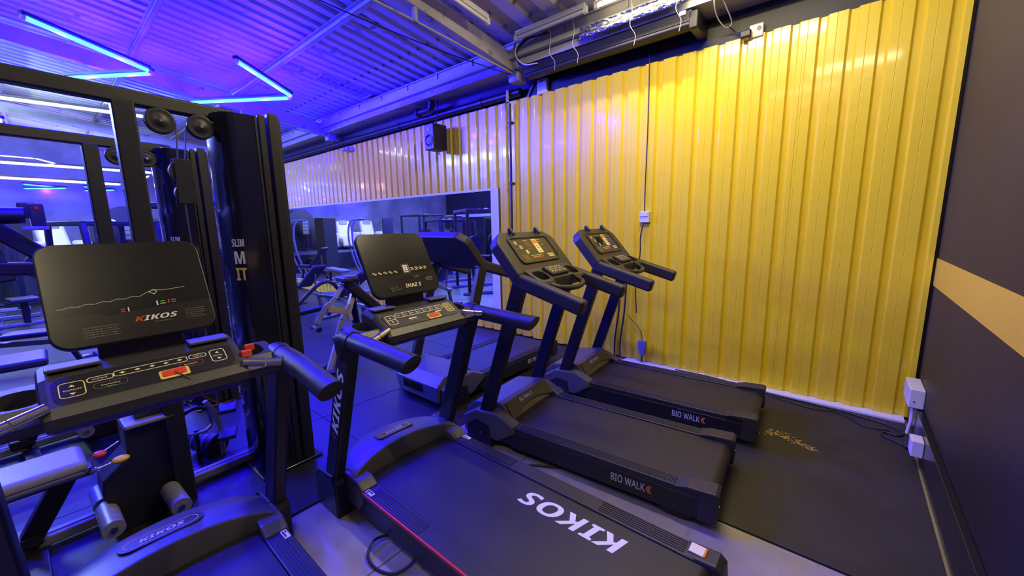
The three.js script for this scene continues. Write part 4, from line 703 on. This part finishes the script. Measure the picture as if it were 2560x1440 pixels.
// switch with its lead
single('switch_cable', 'long thin dark cable down the yellow wall to the white switch', 'cable', tube([[-1.735, 3.4, -4.345], [-1.73, 2.6, -4.35], [-1.735, 2.0, -4.35], [-1.73, 1.75, -4.345]], 0.006, 8, 30), M.cord);
{
  const t = thing('wall_switch', 'white switch box on the yellow wall above the wall-side treadmill', 'switch', [-1.72, 1.63, -4.35], 0); t.off = V(1.72, -1.63, 4.35);
  obj('box', bx(-1.775, -1.665, 1.635, 1.755, -4.368, -4.31, 0.008), M.white, t); obj('flap', bx(-1.765, -1.675, 1.7, 1.75, -4.312, -4.3, 0.004), M.frameWhite, t);
}
single('switch_lead', 'thin black lead hanging from the white switch box', 'cable', tube([[-1.73, 1.635, -4.33], [-1.76, 1.5, -4.33], [-1.76, 1.3, -4.335], [-1.8, 0.9, -4.34], [-1.78, 0.6, -4.34]], 0.006, 8, 30), M.cord);
{
  const t = thing('cord_connector', 'purple-grey inline plug hanging low on the yellow wall', 'plug', [-1.69, 0.1, -4.32], 0); t.off = V(1.69, -0.1, 4.32);
  obj('body', prism([[-1.73, 0.29], [-1.74, 0.25], [-1.722, 0.12], [-1.655, 0.12], [-1.64, 0.25], [-1.65, 0.29]], -4.345, -4.3, 0.008), M.padGrey, t); obj('tail', rod([-1.69, 0.03, -4.32], [-1.69, 0.125, -4.32], 0.009, 8), M.cord, t);
  obj('lead', tube([[-1.69, 0.285, -4.32], [-1.72, 0.4, -4.33], [-1.82, 0.5, -4.34], [-1.88, 0.56, -4.34]], 0.004, 6, 24), M.cord, t);
}
for (const [k, x] of [[0, -2.02], [1, -1.95]]) single('hanging_cable', k ? 'right of the two black cables behind the wall-side treadmill' : 'left of the two black cables behind the wall-side treadmill', 'cable', tube([[x + 0.04, 1.0, -4.335], [x + 0.02, 0.6, -4.34], [x - 0.02, 0.2, -4.335], [x, 0.03, -4.3]], 0.01, 8, 24), M.cord);
// cables, boxes by the right corner
single('floor_cable', 'black cable along the foot of the yellow wall looping in the corner', 'cable', tube([[-1.3, 0.036, -4.3], [-0.9, 0.036, -4.3], [-0.42, 0.022, -4.24], [-0.07, 0.022, -4.22], [0.22, 0.022, -4.18], [0.4, 0.022, -4.12], [0.47, 0.022, -4.03], [0.44, 0.022, -3.96], [0.36, 0.022, -3.97], [0.35, 0.022, -3.9], [0.42, 0.022, -3.84], [0.48, 0.022, -3.8]], 0.007, 8, 80), M.cord);
single('floor_cable_thin', 'thinner black cable branching off along the floor by the yellow wall', 'cable', tube([[-0.42, 0.02, -4.2], [-0.1, 0.02, -4.12], [0.1, 0.02, -4.15], [0.25, 0.02, -4.0], [0.4, 0.02, -4.02]], 0.005, 8, 40), M.cord);
{
  const t = thing('junction_box', 'long white junction box on the dark wall at the corner', 'junction box', [0.51, 0.26, -4.12], 0); t.off = V(-0.51, -0.26, 4.12);
  obj('case', bx(0.465, 0.5495, 0.255, 0.4, -4.27, -3.97, 0.008), M.white, t); obj('lid_screw', [rod([0.47, 0.38, -4.0], [0.463, 0.38, -4.0], 0.006, 8)], M.steel, t);
  obj('knockout', [bx(0.49, 0.5, 0.3, 0.31, -3.972, -3.968, 0.001)], M.lens, t); obj('conduit', tube([[0.5, 0.256, -4.02], [0.5, 0.15, -4.02], [0.49, 0.03, -4.03]], 0.011, 10), M.white, t);
}
{
  const t = thing('socket_cube', 'small white box low on the black baseboard of the right wall', 'socket', [0.49, 0.1, -3.55], 0); t.off = V(-0.49, -0.1, 3.55);
  obj('case', bx(0.455, 0.5145, 0.09, 0.2, -3.62, -3.5, 0.006), M.white, t); obj('lid', bx(0.4535, 0.456, 0.1, 0.19, -3.61, -3.51, 0.001), M.frameWhite, t);
}
single('corner_plug', 'black plug lying at the foot of the right baseboard', 'plug', [bx(0.455, 0.51, 0.014, 0.045, -3.84, -3.76, 0.01), rod([0.48, 0.03, -3.83], [0.47, 0.03, -3.88], 0.01, 8)], M.cord);
single('cable_loop', 'black power cord looping out from under the red-striped treadmill', 'cable', tube([[-1.7, 0.02, -1.02], [-1.72, 0.05, -0.9], [-1.68, 0.03, -0.84], [-1.6, 0.016, -0.83], [-1.5, 0.016, -0.87], [-1.47, 0.03, -0.95], [-1.5, 0.04, -1.03]], 0.007, 8, 50), M.cord);
single('under_cable', 'black cord on the pale floor between the middle treadmills', 'cable', tube([[-1.62, 0.016, -1.85], [-1.5, 0.016, -1.96], [-1.35, 0.02, -2.05], [-1.25, 0.02, -2.2]], 0.007, 8, 30), M.cord);
{ // phone-like clip on the wall-side panel
  const th = 0.062, cx = -1.76, cy = 1.462, t = thing('panel_clip', 'black plastic clip resting on the panel of the wall-side treadmill', 'clip', [cx, cy, -3.32], th); 
  const d = V(-0.21, 0.25, 0).normalize(), n = V(d.y, -d.x, 0);
  obj('clip_body', place(ext(rrect(0.05, 0.1, 0.02), 0.018, 0.005), [n.x * 0.026, n.y * 0.026, 0], [0, 0, -1], [d.x, d.y, 0]), M.gloss, t);
  obj('clip_lever', place(ext(rrect(0.016, 0.07, 0.007), 0.014, 0.003), [n.x * 0.042, n.y * 0.042, 0.008], [0, 0, -1], [d.x, d.y, 0]), M.cord, t);
}
{ // ceiling vent in the roof slope
  const t = thing('ceiling_vent', 'slatted air vent set into the blue-lit roof', 'vent', [-6.45, roofY(-3.5) - 0.01, -3.5], 0), s = Math.atan(SL); t.rotation.x = -s;
  obj('frame', [bx(-0.14, 0.14, -0.02, 0.0, -0.42, -0.4, 0.002), bx(-0.14, 0.14, -0.02, 0, 0.4, 0.42, 0.002), bx(-0.14, -0.12, -0.02, 0, -0.4, 0.4, 0.002), bx(0.12, 0.14, -0.02, 0, -0.4, 0.4, 0.002)], M.steelWhite, t);
  for (let k = 0; k < 7; k++) obj('slat', bar([-0.12, -0.01, -0.34 + k * 0.11], [0.12, -0.01, -0.34 + k * 0.11], 0.06, 0.004, V(0, 1, 0.5), 0), M.greyTube, t);
}

// ------------------------------------------------------------ the far part of the hall
function plates(parent, p, ax, n, r = 0.2) { for (let k = 0; k < n; k++) { const a = V(...p).addScaledVector(ax, k * 0.04), b = a.clone().addScaledVector(ax, 0.034); obj('weight_disc', rod([a.x, a.y, a.z], [b.x, b.y, b.z], r, 28), M.black, parent); } }
{ // leg press at the left edge
  const t = thing('leg_press', 'big black leg press with thick slanting beams at the left edge', 'gym machine', [-5.9, 0.012, 0.4], 0); t.off = V(5.9, -0.012, -0.4);
  obj('sled_beam', bar([-5.9, 1.75, 0.32], [-5.9, 1.1, -0.32], 0.14, 0.12, V(1, 0, 0), 0.02), M.black, t);
  obj('lower_beam', bar([-5.8, 1.35, 0.55], [-5.8, 1.27, -0.4], 0.12, 0.12, V(1, 0, 0), 0.02), M.black, t);
  obj('rear_column', bar([-5.9, 0.02, 0.75], [-5.9, 1.8, 0.4], 0.14, 0.14, V(1, 0, 0), 0.02), M.black, t);
  obj('front_column', bar([-5.9, 0.02, -0.38], [-5.9, 1.2, -0.36], 0.12, 0.12, V(1, 0, 0), 0.02), M.black, t);
  obj('link_beam', bar([-5.85, 1.72, 0.34], [-5.8, 1.2, 0.24], 0.12, 0.12, V(1, 0, 0), 0.02), M.black, t);
  obj('base_frame', [bx(-6.4, -5.4, 0, 0.07, 0.7, 0.8, 0.01), bx(-6.4, -5.4, 0, 0.07, -0.43, -0.33, 0.01), bx(-5.95, -5.85, 0, 0.07, -0.4, 0.75, 0.01)], M.greyTube, t);
  obj('carriage_tube', rod([-5.9, 1.8, 0.75], [-5.9, 1.8, 0.06], 0.075, 20), M.black, t);
  const h = obj('stop_head', bx(-5.99, -5.8, 1.7, 1.91, -0.065, 0.03, 0.012), M.charcoal, t);
  obj('head_plate', bx(-6.03, -5.76, 1.665, 1.7, -0.075, 0.09, 0.008), M.steelWhite, h); obj('head_bolt', rod([-5.8, 1.87, -0.02], [-5.793, 1.87, -0.02], 0.016, 10), M.redKnob, h);
  obj('stop_head_rear', bx(-6.2, -6.05, 1.78, 1.93, -0.02, 0.1, 0.012), M.charcoal, t);
  obj('back_pad', bar([-5.9, 0.45, 0.55], [-5.9, 1.0, 0.85], 0.1, 0.5, V(1, 0, 0), 0.04), M.vinyl, t); obj('seat_pad', bx(-6.15, -5.65, 0.4, 0.48, 0.1, 0.5, 0.03), M.vinyl, t);
}
function bench(label, pos, turn, tilt, pad) {
  const t = thing('weight_bench', label, 'bench', pos, turn, 'benches about the hall');
  obj('seat_pad', bx(-0.55, -0.12, 0.4, 0.47, -0.14, 0.14, 0.03), pad, t);
  const c = Math.cos(tilt), s = Math.sin(tilt); obj('back_pad', bar([-0.08, 0.435, 0], [-0.08 + 0.8 * c, 0.435 + 0.8 * s, 0], 0.07, 0.28, V(0, 0, 1), 0.03), pad, t);
  obj('spine', bar([-0.5, 0.36, 0], [0.5, 0.3, 0], 0.06, 0.05, V(0, 0, 1), 0.01), M.steel, t);
  obj('leg', bar([-0.42, 0.36, 0], [-0.5, 0.03, 0], 0.05, 0.05), M.black, t); obj('leg', bar([0.4, 0.32, 0], [0.5, 0.03, 0], 0.05, 0.05), M.black, t);
  obj('foot', bx(-0.54, -0.46, 0, 0.04, -0.22, 0.22, 0.01), M.steel, t); obj('foot', bx(0.46, 0.54, 0, 0.04, -0.25, 0.25, 0.01), M.steel, t);
  if (tilt > 0.2) obj('prop', bar([0.3, 0.3, 0], [-0.08 + 0.55 * c, 0.4 + 0.55 * s, 0], 0.03, 0.03), M.steel, t);
  return t;
}
bench('reclined weight bench in the middle of the hall seen in the mirror', [-10.2, 0.012, -2.3], 0.5, 0.6, M.vinyl);
bench('flat weight bench with pale pads deep in the hall', [-12.2, 0.012, -1.0], 0.2, 0.0, M.padGrey);
bench('weight bench with raised back at the far left of the mirror', [-12.6, 0.012, -3.3], -0.4, 0.8, M.vinyl);
bench('flat black bench behind the cable stations', [-7.4, 0.012, 0.35], 1.3, 0.0, M.vinyl);
function rack(label, pos, turn, w, d, h, lean) {
  const t = thing('power_rack', label, 'gym machine', pos, turn, 'racks and frames in the hall');
  for (const [sx, sz] of [[-1, -1], [1, -1], [-1, 1], [1, 1]]) obj('upright', bar([sx * (w / 2 + lean), 0.02, sz * d / 2], [sx * w / 2, h, sz * d / 2], 0.07, 0.07, V(0, 0, 1), 0.01), M.black, t);
  for (const s of [-1, 1]) { obj('top_beam', bar([-w / 2 - 0.035, h, s * d / 2], [w / 2 + 0.035, h, s * d / 2], 0.07, 0.07, V(0, 0, 1), 0.01), M.black, t); obj('side_beam', bar([s * w / 2, h, -d / 2], [s * w / 2, h, d / 2], 0.06, 0.06, V(0, 1, 0), 0.01), M.black, t); obj('base_beam', bar([s * (w / 2 + lean), 0.035, -d / 2 - 0.15], [s * (w / 2 + lean), 0.035, d / 2 + 0.15], 0.07, 0.07, V(0, 1, 0), 0.01), M.greyTube, t); }
  obj('pull_up_bar', tube([[-w / 2, h - 0.04, 0], [-w / 4, h + 0.05, 0], [0, h + 0.02, 0], [w / 4, h + 0.05, 0], [w / 2, h - 0.04, 0]], 0.018, 10, 40), M.steel, t);
  const b = obj('barbell', rod([-w / 2 - 0.35, h * 0.62, d / 2 + 0.07], [w / 2 + 0.35, h * 0.62, d / 2 + 0.07], 0.014, 10), M.chrome, t);
  for (const s of [-1, 1]) { obj('bar_hook', bx(s * w / 2 - 0.03, s * w / 2 + 0.03, h * 0.62 - 0.06, h * 0.62 - 0.014, d / 2, d / 2 + 0.11, 0.006), M.steel, t); plates(b, [s * (w / 2 + 0.2), h * 0.62, d / 2 + 0.07], V(s, 0, 0), 2, 0.21); }
  return t;
}
rack('tall black rack with a pull-up bar at the right end of the mirror', [-6.9, 0.012, -1.6], 0.5, 1.2, 1.1, 1.95, 0);
rack('black frame with leaning legs in the middle of the mirror', [-9.3, 0.012, -0.7], 0.3, 1.1, 0.9, 1.75, 0.28);
rack('black rack far back on the left side of the mirror', [-12.6, 0.012, 0.9], 0.1, 1.3, 1.0, 2.0, 0);
{ // upright cabinet machine and a curl frame seen in the mirror
  const t = thing('weight_tower', 'dark boxy weight tower standing in the hall, seen in the mirror', 'gym machine', [-10.9, 0.012, 1.0], 0.2);
  obj('case', bx(-0.3, 0.3, 0.03, 1.95, -0.2, 0.2, 0.02), M.charcoal, t); obj('front_panel', bx(-0.26, 0.26, 0.1, 1.85, -0.215, -0.199, 0.006), M.gloss, t); obj('foot', bx(-0.4, 0.4, 0, 0.03, -0.3, 0.3, 0.006), M.black, t);
  obj('seat', bx(-0.2, 0.2, 0.42, 0.5, -0.85, -0.5, 0.03), M.vinyl, t); obj('seat_post', bx(-0.04, 0.04, 0.03, 0.42, -0.72, -0.64, 0.01), M.black, t); obj('rail', bx(-0.04, 0.04, 0.0, 0.05, -0.9, -0.2, 0.01), M.greyTube, t);
  const c = thing('curl_frame', 'tall curved frame with a ribbed top bar at the left of the mirror', 'gym machine', [-12.0, 0.012, -2.3], 0.3);
  for (const s of [-1, 1]) obj('curved_post', tube([[s * 0.3, 0.03, 0.25], [s * 0.3, 0.6, 0.05], [s * 0.3, 1.2, -0.05], [s * 0.3, 1.7, 0.0], [s * 0.3, 1.85, 0.12], [s * 0.3, 1.85, 0.35]], 0.03, 12, 40), M.greyTube, c);
  obj('top_bar', rod([-0.34, 1.85, 0.35], [0.34, 1.85, 0.35], 0.03, 12), M.steel, c); obj('base', [bx(-0.34, -0.26, 0, 0.05, -0.3, 0.4, 0.01), bx(0.26, 0.34, 0, 0.05, -0.3, 0.4, 0.01), bx(-0.3, 0.3, 0, 0.05, -0.28, -0.2, 0.01)], M.greyTube, c); obj('pad', bx(-0.2, 0.2, 0.95, 1.03, -0.2, 0.05, 0.03), M.vinyl, c);
}
// raised stage at the far end with massage chairs and a screen
const stage = single('stage', 'dark raised stage along the far end of the hall', 'stage', [bx(XL + 0.002, -15.4, 0, 0.72, -4.3, 3.4, 0.01)], M.wallBlack);
obj('edge_strip', bx(-15.4, -15.385, 0.62, 0.72, -4.3, 3.4, 0.002), M.greyTube, stage);
function chair(label, pos, turn) {
  const t = thing('massage_chair', label, 'armchair', pos, turn, 'cream massage chairs on the stage');
  obj('seat', bx(-0.28, 0.45, 0.2, 0.52, -0.3, 0.3, 0.1), M.cream, t); obj('backrest', bar([-0.2, 0.35, 0], [-0.55, 1.15, 0], 0.24, 0.58, V(0, 0, 1), 0.1), M.cream, t);
  for (const s of [-1, 1]) obj('armrest', bx(-0.4, 0.4, 0.05, 0.68, s * 0.42 - 0.1, s * 0.42 + 0.1, 0.09), M.cream, t);
  obj('leg_rest', bar([0.45, 0.45, 0], [0.75, 0.1, 0], 0.16, 0.5, V(0, 0, 1), 0.07), M.cream, t); obj('head_pillow', bar([-0.42, 0.95, 0], [-0.52, 1.18, 0], 0.2, 0.36, V(0, 0, 1), 0.06), M.padGrey, t); obj('plinth', bx(-0.45, 0.4, 0, 0.12, -0.4, 0.4, 0.03), M.black, t);
  return t;
}
chair('cream massage chair on the far stage, left of the black cabinet', [-16.2, 0.72, -0.35], 0.3);
chair('cream massage chair half hidden behind the leg press on the far stage', [-16.4, 0.72, 0.9], 0.2);
{
  const t = thing('fan_cabinet', 'black cabinet with a round grille on the far stage', 'cabinet', [-16.1, 0.72, -1.15], 0.15);
  obj('case', bx(-0.18, 0.18, 0, 1.08, -0.2, 0.2, 0.01), M.black, t); obj('grille_ring', [new THREE.TorusGeometry(0.15, 0.012, 8, 30).rotateY(Math.PI / 2).translate(0.185, 0.78, 0), new THREE.TorusGeometry(0.08, 0.008, 8, 24).rotateY(Math.PI / 2).translate(0.185, 0.78, 0)], M.greyTube, t);
  for (let k = 0; k < 5; k++) { const a = k * 1.2566; obj('fan_blade', bar([0.184, 0.78, 0], [0.184, 0.78 + 0.13 * Math.cos(a), 0.13 * Math.sin(a)], 0.06, 0.006, V(1, 0.3, 0), 0), M.darkRed, t); }
  const s = thing('notice_screen', 'pale screen with rows of lines standing before the dark round booth', 'screen', [-16.6, 0.72, -1.75], 0);
  obj('panel', bx(-0.03, 0.03, 0.62, 1.2, -0.17, 0.17, 0.01), M.charcoal, s);
  for (let k = 0; k < 4; k++) obj('row', bx(0.028, 0.034, 0.66 + k * 0.135, 0.77 + k * 0.135, -0.15, 0.07, 0.002), M.padGrey, s);
  obj('stand', [bx(-0.02, 0.02, 0.02, 0.64, -0.03, 0.03, 0.004), bx(-0.2, 0.2, 0, 0.03, -0.15, 0.15, 0.006)], M.black, s);
  const b = thing('round_booth', 'large dark booth with a rounded top against the far wall', 'booth', [-17.45, 0.72, -1.75], 0), sh = new THREE.Shape(); sh.moveTo(-0.55, 0); sh.lineTo(0.55, 0); sh.lineTo(0.55, 1.1); sh.absarc(0, 1.1, 0.55, 0, Math.PI); 
  obj('shell', place(ext(sh, 0.8, 0.03, 20), [-0.4, 0, 0], [0, 0, -1], [0, 1, 0]), M.vinyl, b); obj('door_line', place(ext(rrect(0.7, 1.0, 0.1), 0.02, 0.004), [0.4, 0.6, 0], [0, 0, -1], [0, 1, 0]), M.black, b);
}
{ // more of the same machines, deeper in the hall
  const find = (n) => scene.getObjectByName(n), W = find('weight_tower'), K = find('curl_frame'), B = find('weight_bench'), B2 = find('weight_bench_001'), P = find('power_rack_001');
  for (const o of [W, K]) o.userData.group = o === W ? 'weight towers in the hall' : 'curved frames in the hall';
  dup(W, 'dark boxy weight tower at the left of the mirror, far from the wall', [-14.2, 0.012, 0.4], 0.5); dup(W, 'dark boxy weight tower behind the leaning frame in the mirror', [-10.4, 0.012, 2.6], -0.3); dup(W, 'dark boxy weight tower close to the far stage', [-14.4, 0.012, -2.0], 1.2);
  dup(K, 'tall curved frame beyond the weight tower in the mirror', [-9.6, 0.012, 2.0], 0.8); dup(K, 'tall curved frame near the far end of the corrugated wall', [-14.0, 0.012, -3.3], 0.1);
  dup(B, 'reclined bench before the leaning frame in the mirror', [-8.4, 0.012, -3.4], 0.1); dup(B, 'reclined bench by the tall rack in the mirror', [-6.6, 0.012, -3.3], 0.2); dup(B2, 'flat pale bench under the far rack', [-11.2, 0.012, -0.4], 0.6); dup(B2, 'flat pale bench at the foot of the curved frame', [-11.0, 0.012, -3.4], 0.1);
  dup(P, 'black frame with leaning legs deep in the mirror on the left', [-12.4, 0.012, 2.6], 0.2); dup(P, 'black frame with leaning legs behind the tall rack in the mirror', [-7.6, 0.012, 1.6], 0.6);
}
{ // television on the front wall (seen in the mirror) and a wall panel
  const t = thing('television', 'black television on the wall opposite the mirror, above a shelf', 'television', [-13.5, 1.5, 6.74], 0); obj('case', bx(-0.75, 0.75, 0, 0.85, -0.03, 0.03, 0.01), M.black, t); obj('screen_face', bx(-0.72, 0.72, 0.03, 0.82, -0.034, -0.029, 0), M.gloss, t); obj('shelf', bx(-1.0, 1.0, -0.15, -0.1, -0.25, 0.05, 0.006), M.greyTube, t);
}
renderer.render(scene, camera);
